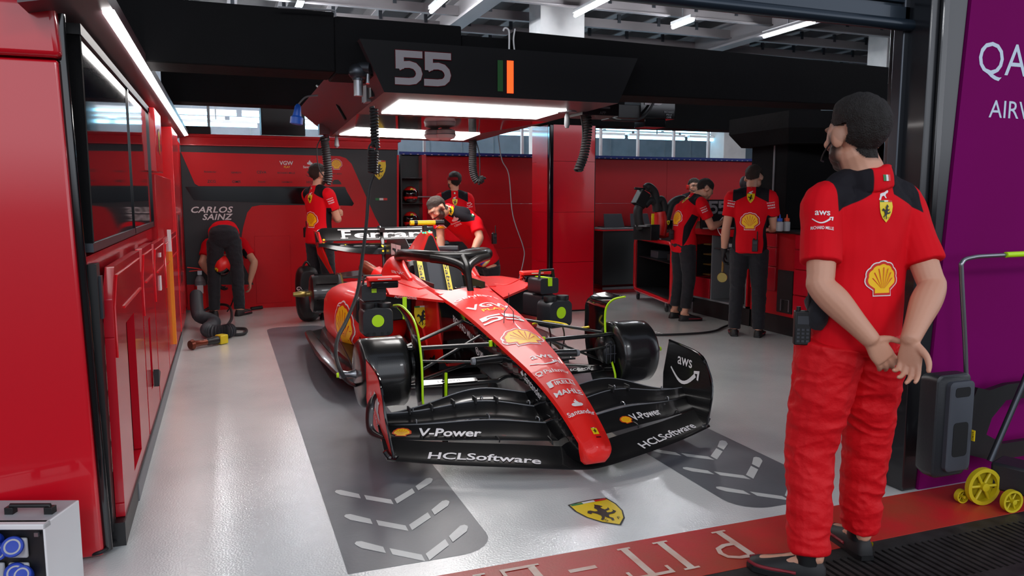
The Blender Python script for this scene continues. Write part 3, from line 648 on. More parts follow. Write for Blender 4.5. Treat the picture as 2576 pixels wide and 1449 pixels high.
b = MB(); c = V((1.12, 8.12, z)); b.lathe(c, (0, 0, -1), [(0, .012), (.05, .02), (.1, .026), (.12, .01)], 'grey', 12); b.obj('spray_nozzle', t)
for dx, dy in ((0, 0), (.085, -.08)):
    b = MB(); c = V((1.84+dx, 6.95+dy, z)); b.lathe(c, (0, 0, -1), [(0, .03), (.02, .085), (.05, .09), (.055, .09), (.06, .095), (.09, .08), (.11, .03), (.112, .001)], ['lightgrey', 'lightgrey', 'grey', 'grey', 'lightgrey', 'lightgrey', 'darksteel'], 24); b.obj('camera_dome', t)
b = MB(); b.tube([(.86, 4.7, 2.19), (.8, 4.74, 2.19), (.79, 4.74, 2.12)], .035, 'darksteel', 12); b.ell((.79, 4.74, 2.17), (.06, .05, .05), 'darksteel'); b.tube([(.79, 4.74, 2.14), (.79, 4.74, 2.03)], .028, 'steel', 12); b.tube([(.84, 4.7, 2.1), (.85, 4.72, 2.2)], .012, 'steel'); b.obj('hose_joint', t)
b = MB(); b.box((.98, 8.0, 2.1), (.1, .12, .1), 'maroon'); b.tube([(1.0, 8.05, 2.1), (1.02, 8.1, 2.0)], .03, 'darksteel'); b.obj('cable_outlet', t)
# second black unit right of the gantry
t = thing('gantry_end_box', (3.2, 6.3, 2.0), 'black box with a small 55 hanging right of the light gantry', 'box')
b = MB(); Yb = 6.6
p0 = PY(1555, 262, Yb); p1 = PY(1662, 300, Yb); b.bx(p0.x, p1.x, Yb, Yb+.35, p1.z, p0.z, 'black')
p2 = PY(1612, 235, Yb-.02); p3 = PY(1698, 300, Yb-.02); b.bx(p2.x, p3.x, Yb-.02, Yb+.3, p3.z, p2.z+.02, 'gloss'); b.bx(p2.x+.06, p3.x-.09, Yb, Yb+.2, p3.z-.08, p3.z, 'gloss')
b.decal(num55(.115, 'sign55'), PY(1645, 249, Yb-.025), UX, UZ, off=.002); b.decal(T('RICHARD', .018, 'grey')+T('MILLE', .018, 'grey', y=-.025)+T('OMR', .018, 'grey', y=-.05), PY(1683, 282, Yb-.025), UX, UZ, off=.002); b.obj('housing', t, bev=.005)
b = MB(); b.tube([PY(1512, 277, 5.3), PY(1545, 300, 5.6), PY(1600, 302, 6.3), PY(1628, 285, 6.5), PY(1650, 246, 6.55)], .012, 'rubber'); b.obj('cable', t)
b = MB(); q = PY(1510, 270, 5.4); b.decal(T('APP', .022, 'grey')+rect(-.03, .06, .03, .045, 'grey'), V((2.66, 5.2, 2.048)), UX, UZ, off=.002); b.bx(2.5, 2.8, 5.21, 5.5, 2.03, 2.12, 'black'); b.obj('bracket', t)
# hoses
def coil(name, path, R_, label, r=.0075, turns=None, seg=9):
    P = spline(path, 12); L = [0]
    for i in range(1, len(P)): L.append(L[-1]+(P[i]-P[i-1]).length)
    tot = L[-1]; turns = turns or int(tot/.02); pts = []; N = turns*seg; x = None; j = 0
    for i in range(N+1):
        s_ = tot*i/N
        while j < len(L)-2 and L[j+1] < s_: j += 1
        k = (s_-L[j])/max(L[j+1]-L[j], 1e-6); p = P[j].lerp(P[j+1], min(k, 1)); d = (P[j+1]-P[j]).normalized()
        x = (x-d*x.dot(d)).normalized() if x is not None else perp(d)[0]; y = d.cross(x); a = 2*PI*i/seg
        pts.append(p+x*R_*math.cos(a)+y*R_*math.sin(a))
    b = MB(); b.tube(pts, r, 'rubber', 5, smooth=False)
    return b
def hose_thing(label, path, R_=.024, cable=None, **k):
    t = thing('spiral_hose', path[0], label, 'hose'); coil('coil', path, R_, label, **k).obj('coil', t)
    if cable: MB().tube(cable, .006, 'rubber', 6).obj('cable', t)
    return t
c = lambda x, y, Y: PY(x, y, Y)
hose_thing('black spiral hose hanging from the rear left corner of the gantry beside the standing man', [c(815, 345, 8.0), c(820, 380, 8.0), c(824, 420, 8.0), c(826, 445, 8.0), c(822, 462, 8.0)], .034, [c(806, 350, 8.0), c(797, 375, 8.0), c(803, 425, 8.0), c(826, 458, 8.0)], r=.012, turns=20)
hose_thing('black spiral hose bundle hanging from the front left corner of the gantry', [c(940, 270, 4.74), c(942, 330, 4.74), c(945, 372, 4.74)], .021, [c(934, 268, 4.74), c(945, 330, 4.74), c(948, 380, 4.7), c(943, 420, 4.7)], r=.008, turns=13)
hose_thing('tightly wound lower bundle of the front left hose, ending above the rear wing', [c(940, 376, 4.7), c(938, 400, 4.7), c(938, 436, 4.7)], .025, [c(926, 385, 4.7), c(930, 366, 4.7), c(943, 362, 4.7), c(950, 392, 4.7), c(945, 436, 4.7)], r=.0085, turns=9)
hose_thing('black spiral hose with an upturned end hanging from the rear right of the gantry', [c(1190, 330, 8.2), c(1189, 380, 8.2), c(1190, 430, 8.2), c(1200, 455, 8.2), c(1212, 450, 8.2), c(1213, 444, 8.2)], .034, [c(1196, 350, 8.2), c(1206, 390, 8.2), c(1207, 445, 8.2)], r=.013, turns=32)
hose_thing('black spiral hose hanging in front of the red pillar', [c(1472, 272, 5.3), c(1478, 320, 5.3), c(1470, 385, 5.3), c(1456, 425, 5.3), c(1456, 432, 5.3)], .030, [c(1460, 280, 5.3), c(1466, 330, 5.3), c(1462, 390, 5.3), c(1452, 425, 5.3)], r=.0095, turns=24)
tag(MB().tube([c(940, 440, 4.7), c(928, 480, 4.7), c(922, 560, 4.65), c(910, 660, 4.5), c(898, 740, 4.35), c(870, 810, 4.15), c(850, 850, 4.0), c(846, 900, 3.85), c(870, 955, 3.75), G(902, 972, .22)], .0105, 'rubber', 8).obj('air_line'), 'long black air line hanging from the gantry down to the left front drum', 'hose')
tag(MB().tube([c(1252, 330, 8.4), c(1262, 400, 8.4), c(1280, 440, 8.4), c(1290, 540, 8.4), c(1316, 620, 8.4), c(1318, 650, 8.4), c(1305, 705, 8.3)], .006, 'grey', 6).obj('thin_cable'), 'thin wavy cable hanging in front of the red back wall', 'cable')
t = thing('power_plug', c(748, 262, 5.2), 'blue industrial power plug hanging left of the gantry', 'plug')
b = MB(); b.lathe(c(750, 262, 5.2), c(745, 314, 5.2)-c(750, 262, 5.2), [(0, .01), (.015, .02), (.05, .024), (.075, .028), (.085, .04), (.125, .04), (.13, .03)], 'plugblue', 18); b.obj('plug', t)
MB().tube([c(760, 270, 5.2), c(800, 240, 5.2), c(770, 244, 5.2), c(751, 262, 5.2)][1:], .006, 'grey', 6).obj('cable', t)
# left foreground case with rolls
t = thing('carry_case', (-.8, 3.1, 0), 'white metal carry case with rolls of blue and white tape, bottom left corner', 'case')
top = PY(160, 1308, 2.62)
x1c = -.50; zt = G(150, 1305, 0)
b = MB(); yF = 2.98; fr = PY(157, 1306, yF); bk = PY(210, 1275, 3.22)
xr = fr.x; ztop = fr.z; b.bx(xr-.42, xr-.005, yF+.02, 3.20, .0, ztop, 'lightgrey'); b.bx(xr-.42, xr, yF, yF+.04, ztop-.02, ztop, 'white'); b.bx(xr-.03+.03-.008, xr, yF, 3.20, .0, ztop, 'white'); b.bx(xr-.42, xr, yF, yF+.04, 0, .02, 'white'); b.bx(xr-.42, xr-.01, yF+.012, yF+.02, .02, ztop-.02, 'black'); b.obj('body', t, bev=.004)
b = MB(); hx = PY(85, 1290, yF+.1).x; b.tube([(hx-.075, yF+.1, ztop), (hx-.07, yF+.1, ztop+.028), (hx+.07, yF+.1, ztop+.028), (hx+.075, yF+.1, ztop)], .009, 'black', smooth=False); b.box((hx-.07, yF+.1, ztop+.01), (.03, .03, .03), 'black'); b.box((hx+.07, yF+.1, ztop+.01), (.03, .03, .03), 'black'); b.obj('handle', t, bev=.004)
b = MB(); b.box((xr-.028, yF, ztop-.035), (.014, .01, .014), 'steel'); b.obj('latch', t)
for i, (px, py, r_, a) in enumerate(((35, 1385, .026, 0), (72, 1372, .03, 40), (18, 1360, .022, 10), (78, 1436, .03, 60), (100, 1440, .028, 20))):
    p = PY(px, py, yF-.01); M = Matrix.Rotation(R(a), 3, 'Y'); q = thing('tape_roll', p, ['small pale tape roll with blue rim in the case window, left of the tilted one', 'tilted tape roll facing up-right in the case window', 'tape roll cut off by the left picture edge', 'tape roll at the bottom picture edge in the case', 'tape roll beside the bottom-edge one, nearer the case side'][i], 'tape roll')
    d = V((math.sin(R(a))*.6, -1, math.cos(R(a))*.6*(a > 5))).normalized()
    b = MB(); b.lathe(p, d, [(-.02, r_), (.0, r_*1.05), (.012, r_*1.18), (.02, r_*1.1), (.018, r_*.86)], 'royal', 24); b.obj('rim', q); b = MB(); b.lathe(p, d, [(-.02, r_*.85), (.0185, r_*.86), (.017, r_*.3), (.016, .001)], 'lightgrey', 24); b.obj('core', q)
for i in range(2):
    for j in range(3):
        p = V((xr-.10-j*.085, yF+.004, ztop-.085-i*.09)); tag(MB().box(p, (.07, .014, .072), 'frost').obj('tray_box', bev=.008) if False else MB().box(p, (.07, .014, .072), 'lightgrey').obj('tray_box', bev=.006), 'pale plastic compartment behind the tape rolls in the case', 'box', 'compartments inside the white case')
_pv = V((xr, yF, 0)); _rm = Matrix.Rotation(R(-20), 4, 'Z')
for o in list(COL.objects):
    if o.parent is None and o.name.split('.')[0] in ('carry_case', 'tape_roll', 'tray_box'):
        o.location = _pv+_rm@(o.location-_pv)+V((-.05, -.03, 0)); o.rotation_euler.z = R(-20)
tag(MB().tube([G(228, 1395, .02), G(262, 1385, .03), G(300, 1350, .02), G(318, 1310, .02), G(330, 1280, .03)], .008, 'rubber').obj('floor_cable'), 'dark cable running from the white case under the red panel', 'cable')
# flexible duct, nozzle, cable loops
t = thing('flexible_duct', G(500, 830), 'ribbed grey flexible duct lying on the floor beside the left wall', 'duct')
P = [V((-.33, 9.6, .3)), V((-.32, 9.3, .2)), V((-.29, 9.0, .14)), V((-.2, 8.85, .12)), V((-.14, 8.75, .1)), V((-.16, 8.62, .08)), V((-.2, 8.4, .075)), V((-.14, 8.26, .075)), V((-.02, 8.25, .075)), V((.02, 8.3, .075))]
b = MB(); S = spline(P, 12); rr = []; rings = []
for i in range(len(S)*3-2):
    a = i/3; k = int(a); p = S[k].lerp(S[min(k+1, len(S)-1)], a-k); d = (S[min(k+1, len(S)-1)]-S[max(k-1, 0)]).normalized(); x = d.cross(UZ).normalized(); y = x.cross(d); r_ = .062+.009*(i % 2)
    rings.append([p+x*r_*math.cos(2*PI*j/16)+y*r_*math.sin(2*PI*j/16) for j in range(16)])
b.loft(rings, 'plasticgrey'); b.obj('ribbed_hose', t, angle=20)
t = thing('duct_nozzle', G(520, 868), 'copper and black nozzle with a yellow end lying on the floor', 'nozzle')
n0, n1 = G(478, 868, .05), G(562, 852, .05); d = (n1-n0).normalized(); LL = (n1-n0).length
MB().lathe(n0, d, [(0, .04), (.03, .05), (.05, .035), (.12, .028), (.18, .03)], 'copper', 20).obj('horn', t); MB().lathe(n0+d*.18, d, [(0, .03), (.02, .038), (.06, .034), (.07, .04), (.13, .038)], 'black', 20).obj('collar', t)
MB().box(n0+d*(LL-.02), (.09, .09, .09), 'dutyellow', rz=math.atan2(d.y, d.x)).obj('end_block', t, bev=.01)
tag(MB().tube([G(500, 790, .05), G(540, 768, .1), G(575, 770, .12), G(583, 800, .1), G(566, 828, .03), G(590, 826, .02), G(618, 828, .02), G(612, 840, .02), G(570, 842, .02)], .016, 'rubber').obj('air_hose'), 'black hose looped on the floor beside the ribbed duct', 'hose')
# fire extinguisher
pe = V((-.30, 10.22, 0)); t = thing('fire_extinguisher', pe, 'red and grey fire extinguisher standing at the foot of the name board', 'fire extinguisher')
b = MB(); b.lathe(pe, (0, 0, 1), [(0, .06), (.01, .065), (.33, .065), (.34, .065), (.4, .062), (.45, .04), (.47, .02)], ['black', 'carredmatte', 'carredmatte', 'grey', 'grey', 'grey'], 22); b.box(pe+V((0, -.065, .3)), (.07, .006, .1), 'white'); b.box(pe+V((0, -.065, .16)), (.05, .006, .06), 'white'); b.obj('cylinder', t)
b = MB(); b.box(pe+V((0, 0, .5)), (.05, .04, .05), 'steel'); b.obj('valve', t); b = MB(); b.tube([pe+V((-.14, 0, .57)), pe+V((-.02, 0, .55)), pe+V((.06, 0, .52))], .008, 'carredmatte'); b.tube([pe+V((-.12, 0, .52)), pe+V((.02, 0, .53))], .007, 'carredmatte'); b.obj('handle', t)
# ================================================================== the racing car
XC = 1.68
car = thing('racing_car', (XC, 4.5, 0), 'red and black racing car numbered 55 without wheels, parked in the garage', 'racing car')
def lerp_rows(rows, y):
    for a, c in zip(rows, rows[1:]):
        if y <= c[0]: k = (y-a[0])/(c[0]-a[0]); return [p+(q-p)*k for p, q in zip(a, c)]
    return list(rows[-1])
def smooth_rows(rows, k=4):
    out = []; n = len(rows)
    for i in range(n-1):
        p0, p1, p2, p3 = rows[max(i-1, 0)], rows[i], rows[i+1], rows[min(i+2, n-1)]
        for j in range(k):
            t = j/k; out.append([.5*(2*b+(c-a)*t+(2*a-5*b+4*c-d)*t*t+(3*b-a-3*c+d)*t**3) for a, b, c, d in zip(p0, p1, p2, p3)])
    out.append(list(rows[-1])); return out
# --- nose and monocoque
NR = [(3.29, .045, .185, .04, .14), (3.305, .07, .205, .06, .125), (3.36, .084, .24, .072, .10), (3.5, .093, .315, .085, .09), (3.66, .103, .385, .096, .10), (3.9, .123, .465, .105, .13), (4.2, .148, .535, .115, .2), (4.5, .168, .597, .125, .26), (4.8, .186, .65, .135, .29), (5.1, .20, .69, .15, .28), (5.42, .225, .725, .18, .2)]
def nose_ring(r, cx=XC):
    y, wt, zt, wb, zb = r; c = .03 if wt > .08 else wt*.4; P = [(-wb+.02, zb), (-wb, zb+.02), (-wt*.5-wb*.5-.004, (zt+zb)/2), (-wt-.002, zt-c*.9), (-wt+c*.25, zt-c*.25), (-wt+c*1.2, zt-.002), (-wt*.45, zt+.012*wt/.1), (0, zt+.018*wt/.1)]
    P += [(-a, z_) for a, z_ in P[-2::-1]]; return [V((cx+a, y, z_)) for a, z_ in P]
b = MB(); rows = smooth_rows(NR, 4); rg = [nose_ring(r) for r in rows]; nn_ = len(rg[0])
mm = ['gloss']*3+['carred']*(nn_-7)+['gloss']*3+['gloss', 'gloss']; mm = ['gloss', 'gloss', 'gloss', 'carred', 'carred', 'carred', 'carred', 'carred', 'carred', 'carred', 'carred', 'gloss', 'gloss', 'gloss', 'gloss']
for i in range(len(rg)-1):
    if rows[i][0] < 3.36: b.loft(rg[i:i+2], 'carred', cap=(i == 0))
    else: b.loft(rg[i:i+2], mm[:nn_], cap=False)
bv = b.bvh()
def ontop(y, sh, x=0, g=.03):
    r0, r1 = lerp_rows(NR, y-.1), lerp_rows(NR, y+.1); up = V((0, .2, r1[2]-r0[2])).normalized(); zt = lerp_rows(NR, y)[2]
    b.decal(sh, (XC+x, y, zt), UX, up, off=.0028, bvh=bv, grid=g*.6, reach=.1)
ontop(5.17, W('GENESYS', .33, .045, 'decalwhite', bold=.02), -.01)
ontop(4.93, W('VGW', .31, .095, 'decalwhite', bold=.045)); ontop(4.83, W('PLAY', .17, .05, 'shellyellow', bold=.04), .0)
ontop(4.66, num55(.12, 'decalwhite', sx=1.4)); ontop(4.31, shell(.225))
ontop(4.02, aws(.15), .0); ontop(3.86, X(W('Palantir', .155, .04, 'decalwhite', bold=.015), .02)+stroke([(-.085+.017*math.cos(i*PI/6), .004+.017*math.sin(i*PI/6)) for i in range(13)], .007, 'decalwhite')+rect(-.1, -.07, -.024, -.018, 'decalwhite'), .0)
ontop(3.745, X(W('IRELLI', .12, .034, 'decalwhite', bold=.04), .014, -.003)+rect(-.082, -.058, -.024, .026, 'decalwhite')+rect(-.082, .078, .02, .028, 'decalwhite'))
ontop(3.66, W('MAHLE', .16, .042, 'decalwhite', bold=.06)); ontop(3.565, flame(.065), 0, .02); ontop(3.505, W('Santander', .155, .034, 'decalwhite', bold=.03), 0, .02)
ontop(3.38, badge(.045), .012, .02); ontop(3.345, rect(-.014, .014, -.004, .004, 'maroonglass'), .015, .02)
def onside(y, z_, sh, tilt_=0, sg=-1, x=.16, g=.03):
    r0, r1 = lerp_rows(NR, y-.2), lerp_rows(NR, min(y+.2, 5.4)); ux = V((0, -1, -tilt_)).normalized() if sg < 0 else V((0, 1, tilt_)); nn = V((sg, 0, .1)).normalized(); uy = nn.cross(ux)
    b.decal(sh, (XC+sg*x, y, z_), ux, uy, off=.002, bvh=bv, grid=g, reach=.2)
onside(4.93, .545, W('RICHARD MILLE', .40, .052, 'decalwhite', bold=.02), .22, x=.19)
onside(4.72, .43, circ(.03, 'decalwhite')+circ(.02, 'gloss')+circ(.012, 'decalwhite')+X(W('OMR', .08, .04, 'decalwhite', bold=.04), .08), .1)
onside(3.86, .39, X(flame(.04), -.14)+W('Santander', .22, .045, 'decalwhite', bold=.02), .36, x=.12)
onside(3.9, .39, W('Santander', .22, .045, 'decalwhite', bold=.02), .36, sg=1, x=.12)
b.obj('nose_body', car, angle=50)
b = MB(); b.add([V((XC-.075, 5.06, .705)), V((XC-.02, 5.06, .71)), V((XC+.02, 5.36, .745)), V((XC-.03, 5.36, .742))], [(0, 1, 2, 3)], 'gloss'); b.obj('radar_strip', car)
b = MB(); p = V((XC, 4.55, .605)); b.tube([p+V((-.035, 0, .0)), p+V((-.03, 0, .1)), p+V((0, .005, .135)), p+V((.03, 0, .1)), p+V((.035, 0, 0))], .0025, 'darksteel', 6, smooth=False); b.tube([p+V((0, .005, .135)), p+V((0, .0, .22))], .002, 'darksteel', 6); b.tube([p+V((-.036, 0, .004)), p+V((.036, 0, .004))], .004, 'darksteel', 6); b.obj('pitot_tube', car)
for sg in (-1, 1):
    b = MB(); b.tube([(XC+sg*.175, 4.4, .52), (XC+sg*.178, 4.4, .555)], .012, 'neon', 8); b.obj('marker_tab', car)
# --- tub and cockpit
b = MB()
TR = [(5.42, .225, .725, .15, .18), (5.7, .27, .75, .2, .16), (6.1, .30, .79, .25, .15), (6.5, .30, .80, .26, .15)]
for sg in (-1, 1):
    rings = []
    for y, w_, zt, wb, zb in smooth_rows(TR, 4):
        wi = max(.0, min(.205, (y-5.40)*1.4)); rings.append([V((XC+sg*q[0], y, q[1])) for q in ((wb, zb), (w_, zb+.25), (w_+.01, zt-.05), (w_-.02, zt), (wi+.02, zt+.012), (wi, zt-.01), (wi, .45), (wi*.8, zb))])
    if sg > 0: rings = [r[::-1] for r in rings]
    b.loft(rings, 'carred')
b.obj('monocoque', car, angle=45)
b = MB(); b.bx(XC-.21, XC+.21, 5.45, 6.5, .15, .2, 'black'); b.bx(XC-.2, XC+.2, 6.42, 6.5, .2, .88, 'black')
for sg in (-1, 1): b.bx(min(XC+sg*.2, XC+sg*.205), max(XC+sg*.2, XC+sg*.205), 5.6, 6.5, .2, .78, 'black')
b.loft([[V((XC+a, 6.12+(z_-.5)*.62-.12*(abs(a)/.2)**2, z_)) for a in [i/8*.2 for i in range(-8, 9)]] for z_ in (.5, .6, .7, .8, .9)], 'seatdark', cap=False, closed=False)
b.loft([[V((XC+a, 6.105+(z_-.5)*.62, z_)) for a in (-.06, -.03, 0, .03, .06)] for z_ in (.5, .7, .9)], 'padgrey', cap=False, closed=False); b.obj('seat', car)
b = MB(); b.tube([(XC-.19, 6.3, .83), (XC-.18, 6.38, .85), (XC-.15, 6.42, .86), (XC, 6.44, .87), (XC+.15, 6.42, .86), (XC+.18, 6.38, .85), (XC+.19, 6.3, .83)], .035, 'seatdark', 10); b.obj('headrest', car)
for x0, lab in ((-.13, None), (.09, None)):
    b = MB(); p0 = V((XC+x0, 6.10, .56)); p1 = V((XC+x0-.005, 6.32, .90)); d = (p1-p0).normalized(); nv = UX.cross(d).normalized()
    for s_ in (-1,): b.box((p0+p1)/2+nv*.02, (.045, (p1-p0).length, .004), 'yellow', rot=Matrix((UX, d, nv)).transposed())
    b.decal(W('Sabelt', .3, .03, 'black', bold=.02, shear=.1), (p0+p1)/2+nv*.023, -d, UX, off=.001); b.obj('seat_belt', car)
b = MB(); b.box((XC+.07, 5.62, .72), (.2, .05, .05), 'gloss'); b.box((XC+.07, 5.595, .74), (.12, .01, .02), 'grey'); b.obj('steering_wheel', car, bev=.01)
def superring(y, x0, x1, z0, z1, e=3.0, n=22):
    cx, cz, a, c = (x0+x1)/2, (z0+z1)/2, (x1-x0)/2, (z1-z0)/2; out = []
    for j in range(n):
        t = 2*PI*j/n; ct, st = math.cos(t), math.sin(t); out.append(V((cx+a*math.copysign(abs(ct)**(2/e), ct), y, cz+c*math.copysign(abs(st)**(2/e), st))))
    return out
# halo
b = MB()
HP = [(-.20, 6.62, .86), (-.27, 6.45, .92), (-.315, 6.15, .965), (-.30, 5.85, .985), (-.21, 5.62, .985), (0, 5.53, .98), (.21, 5.62, .985), (.30, 5.85, .985), (.315, 6.15, .965), (.27, 6.45, .92), (.20, 6.62, .86)]
b.tube([(XC+a, y, z_) for a, y, z_ in HP], .044, 'halo', 14, 8)
b.tube([(XC+.0, 5.30, .70), (XC, 5.36, .80), (XC, 5.42, .91), (XC, 5.52, .975)], [.026, .024, .03, .042], 'halo', 12)
for sg in (-1, 1): b.tube([(XC+sg*.22, 5.60, .975), (XC+sg*.12, 5.52, .96), (XC+sg*.03, 5.45, .92), (XC, 5.39, .85), (XC, 5.35, .78)], [.036, .036, .032, .024, .018], 'halo', 12); b.obj('halo', car, angle=60)
for sg in (-1, 1):
    b = MB(); b.loft([superring(y, XC+sg*x0, XC+sg*x1, z0, z1, 2.4) for y, x0, x1, z0, z1 in smooth_rows([(6.0, .25, .31, .70, .79), (6.25, .23, .35, .68, .87), (6.5, .2, .37, .64, .93), (6.8, .12, .36, .55, .86), (7.2, .05, .3, .4, .68), (7.5, .04, .2, .4, .5)], 4)], 'carred')
    b.decal(T('aws', .03, 'decalwhite', bold=.02), (XC+sg*.33, 6.52, .82), UX, UZ, off=.01, bvh=b.bvh()); b.obj('halo_mount', car, angle=60)
# engine cover and airbox
ER = [(6.42, .012, 1.12, .10, .90, .15, .8), (6.5, .03, 1.135, .115, .92, .2, .78), (6.75, .03, 1.09, .12, .84, .25, .66), (7.1, .022, .96, .11, .74, .30, .52), (7.6, .015, .8, .08, .62, .26, .4), (8.2, .012, .62, .05, .5, .16, .34), (8.5, .01, .5, .03, .42, .06, .34)]
b = MB(); rings = []
for y, w0, z0, w1, z1, w2, z2 in smooth_rows(ER, 4):
    P = [(-w2, .25), (-w2, z2), (-w1, z1), (-w0-.01, z0-.03), (-w0, z0), (w0, z0), (w0+.01, z0-.03), (w1, z1), (w2, z2), (w2, .25)]; rings.append([V((XC+a, y, z_)) for a, z_ in P])
b.loft(rings, 'carred'); bv = b.bvh()
b.decal(T('CEVA', .035, 'decalwhite', bold=.02), (XC-.14, 6.75, .98), V((.35, -1, 0)), UZ, bvh=bv, off=.002); b.decal(T('Santander', .06, 'decalwhite', bold=.02), (XC-.26, 6.95, .70), V((.3, -1, -.1)), UZ, bvh=bv, off=.002)
b.obj('engine_cover', car, angle=30)
b = MB(); P = [(-.085, .885), (-.075, .93), (-.018, 1.09), (0, 1.105), (.018, 1.09), (.075, .93), (.085, .885)]
b.loft([[V((XC+a, 6.405, z_)) for a, z_ in P], [V((XC+a*1.08, 6.42, z_+.004)) for a, z_ in P]], 'black'); b.obj('airbox_intake', car)
b = MB(); b.plate([(7.05, .9), (7.35, 1.03), (8.2, .98), (8.32, .62), (7.8, .6)], (XC-.004, 0, 0), UY, UZ, .008, 'carbon'); b.decal(num55(.22, 'decalwhite', sx=1.2), (XC-.0045, 7.75, .84), -UY, UZ, off=.002); b.obj('shark_fin', car)
b = MB(); b.tube([(XC-.135, 6.6, 1.205), (XC+.135, 6.6, 1.205)], .022, 'yellow', 14); b.tube([(XC-.10, 6.6, 1.205), (XC-.07, 6.6, 1.205)], .0225, 'black', 14); b.tube([(XC+.09, 6.6, 1.205), (XC+.17, 6.6, 1.205)], .0225, 'black', 14); b.box((XC, 6.62, 1.16), (.03, .06, .08), 'black'); b.obj('camera_bar', car)
for x0 in (-.055, -.035, .0, .02): MB().ell((XC+x0, 6.46, 1.125+(x0 == 0)*.012), (.008, .008, .008), 'glowgreen', n=8, k=5).obj('status_lamp', car)
b = MB(); b.tube([(XC+.1, 6.6, .97), (XC+.17, 6.55, .975), (XC+.27, 6.5, .975)], .028, 'plasticgrey', 12); b.obj('air_duct', car)
# --- sidepods
SR = [(5.84, .50, .74, .36, .69), (5.92, .36, .80, .27, .72), (6.15, .28, .86, .20, .735), (6.5, .25, .88, .17, .725), (7.0, .2, .84, .16, .66), (7.5, .12, .70, .17, .56), (8.1, .06, .42, .2, .44)]
for sg in (-1, 1):
    b = MB(); rings = []
    for y, x0, x1, z0, z1 in smooth_rows(SR, 5):
        r_ = superring(y, XC+sg*x0, XC+sg*x1, z0, z1); rings.append(r_)
    b.loft(rings, 'carred'); bv = b.bvh()
    b.decal(X(shell(.32), 0, 0, .8, 1.05), (XC+sg*.80, 6.02, .43), V((-.5, 1, 0)) if sg > 0 else V((.62, -.78, 0)), UZ, off=.003, bvh=bv, grid=.02)
    b.obj('sidepod', car, angle=50)
    b = MB(); b.loft([[V((XC+sg*a, y, z_)) for a, z_ in ((.34, .5), (.74, .48), (.77, .52), (.76, .66), (.72, .69), (.34, .7))] for y in (5.74, 5.90)], 'black'); b.obj('inlet_duct', car, bev=.01)
    b = MB(); b.plate([(.24, .26), (.33, .62), (.31, .74), (.24, .74)][::1] if sg < 0 else [(.24, .26), (.24, .74), (.31, .74), (.33, .62)], (XC, 5.66, 0), V((sg, 0, 0)), UZ, .02, 'carred')
    b.add([V((XC+sg*.225, 5.25, .70)), V((XC+sg*.55, 5.62, .715)), V((XC+sg*.64, 5.75, .71)), V((XC+sg*.64, 6.1, .74)), V((XC+sg*.28, 6.1, .78))], [(0, 1, 2, 3, 4)], 'carred')
    b.add([V((XC+sg*.225, 5.25, .685)), V((XC+sg*.55, 5.62, .70)), V((XC+sg*.64, 5.75, .695)), V((XC+sg*.64, 6.1, .72)), V((XC+sg*.28, 6.1, .76))], [(4, 3, 2, 1, 0)], 'carred')
    p5 = [(.225, 5.25), (.55, 5.62), (.64, 5.75), (.64, 6.1)]; q5 = [.70, .715, .71, .74]
    for i in range(3): b.add([V((XC+sg*p5[i][0], p5[i][1], q5[i])), V((XC+sg*p5[i+1][0], p5[i+1][1], q5[i+1])), V((XC+sg*p5[i+1][0], p5[i+1][1]+.005, q5[i+1]-.018)), V((XC+sg*p5[i][0], p5[i][1]+.005, q5[i]-.018))], [(0, 1, 2, 3)], 'carred')
    if sg < 0:
        b.decal(shield(.17, border=False), (XC-.285, 5.635, .53), UX, UZ, off=.003, layer=.0008); b.decal(W('AUTOMOTIVE', .2, .018, 'decalwhite', bold=.02), (XC-.44, 5.49, .703), V((.66, -.75, 0)), UZ, off=.012)
    b.obj('sidepod_shelf', car)
    # mirror
    b = MB(); mx = -.62 if sg < 0 else .55
    p = V((XC+mx, 5.42, .825)); b.box(p+V((0, 0, .03)), (.235, .09, .03), 'carred'); b.box(p+V((0, .035, .0)), (.225, .02, .06), 'carred')
    b.decal(rect(-.05, .05, -.003, .003, 'decalwhite'), p+V((0, -.045, .03)), UX, UZ, off=.002); mo = b.obj('mirror', car, bev=.008)
    b = MB(); b.box(p+V((0, -.005, -.012)), (.2, .07, .05), 'gloss'); b.obj('mirror_glass', mo, bev=.01)
    b = MB(); b.tube([p+V((-sg*.1, 0, 0)), (XC+sg*.36, 5.5, .765), (XC+sg*.27, 5.56, .765)], .007, 'carred', 8, flat=.6); b.tube([p+V((0, 0, -.02)), (XC+sg*.55, 5.6, .72)], .009, 'carred', 8); b.obj('mirror_stalk', car)
# --- floor
FLP = [(5.3, .3), (5.42, .6), (5.5, .88), (5.9, .93), (6.6, .97), (7.6, .93), (7.75, .75), (8.5, .6), (8.6, .3)]
b = MB(); P = [(XC-a, y) for y, a in FLP]+[(XC+a, y) for y, a in FLP[::-1]]; b.plate([(x, y) for x, y in P][::-1], (0, 0, .10), UX, UY, .03, 'carbon')
for sg in (-1, 1):
    for i in range(4): b.tube([(XC+sg*(.38+i*.14), 5.30+i*.07, .11), (XC+sg*(.42+i*.15), 5.36+i*.07, .3), (XC+sg*(.46+i*.15), 5.5+i*.07, .4)], .012, 'carbon', 6, flat=.4)
    b.tube([(XC+sg*.9, 5.5, .14), (XC+sg*.96, 5.9, .2), (XC+sg*.98, 6.5, .22), (XC+sg*.94, 7.3, .17), (XC+sg*.9, 7.6, .14)], [.02, .06, .05, .04, .02], 'carbon', 8, flat=.35)
    b.loft([[V((XC+sg*a, y, z_)) for a, z_ in ((.3, .13), (w_, .13), (w_-.03, .13+h_), (w_-.2, .16+h_), (.3, .3))] for y, w_, h_ in ((5.55, .8, .04), (6.0, .93, .14), (6.5, .93, .16), (7.2, .86, .1), (7.7, .7, .05))], 'carbon')
b.obj('underfloor', car, angle=30)
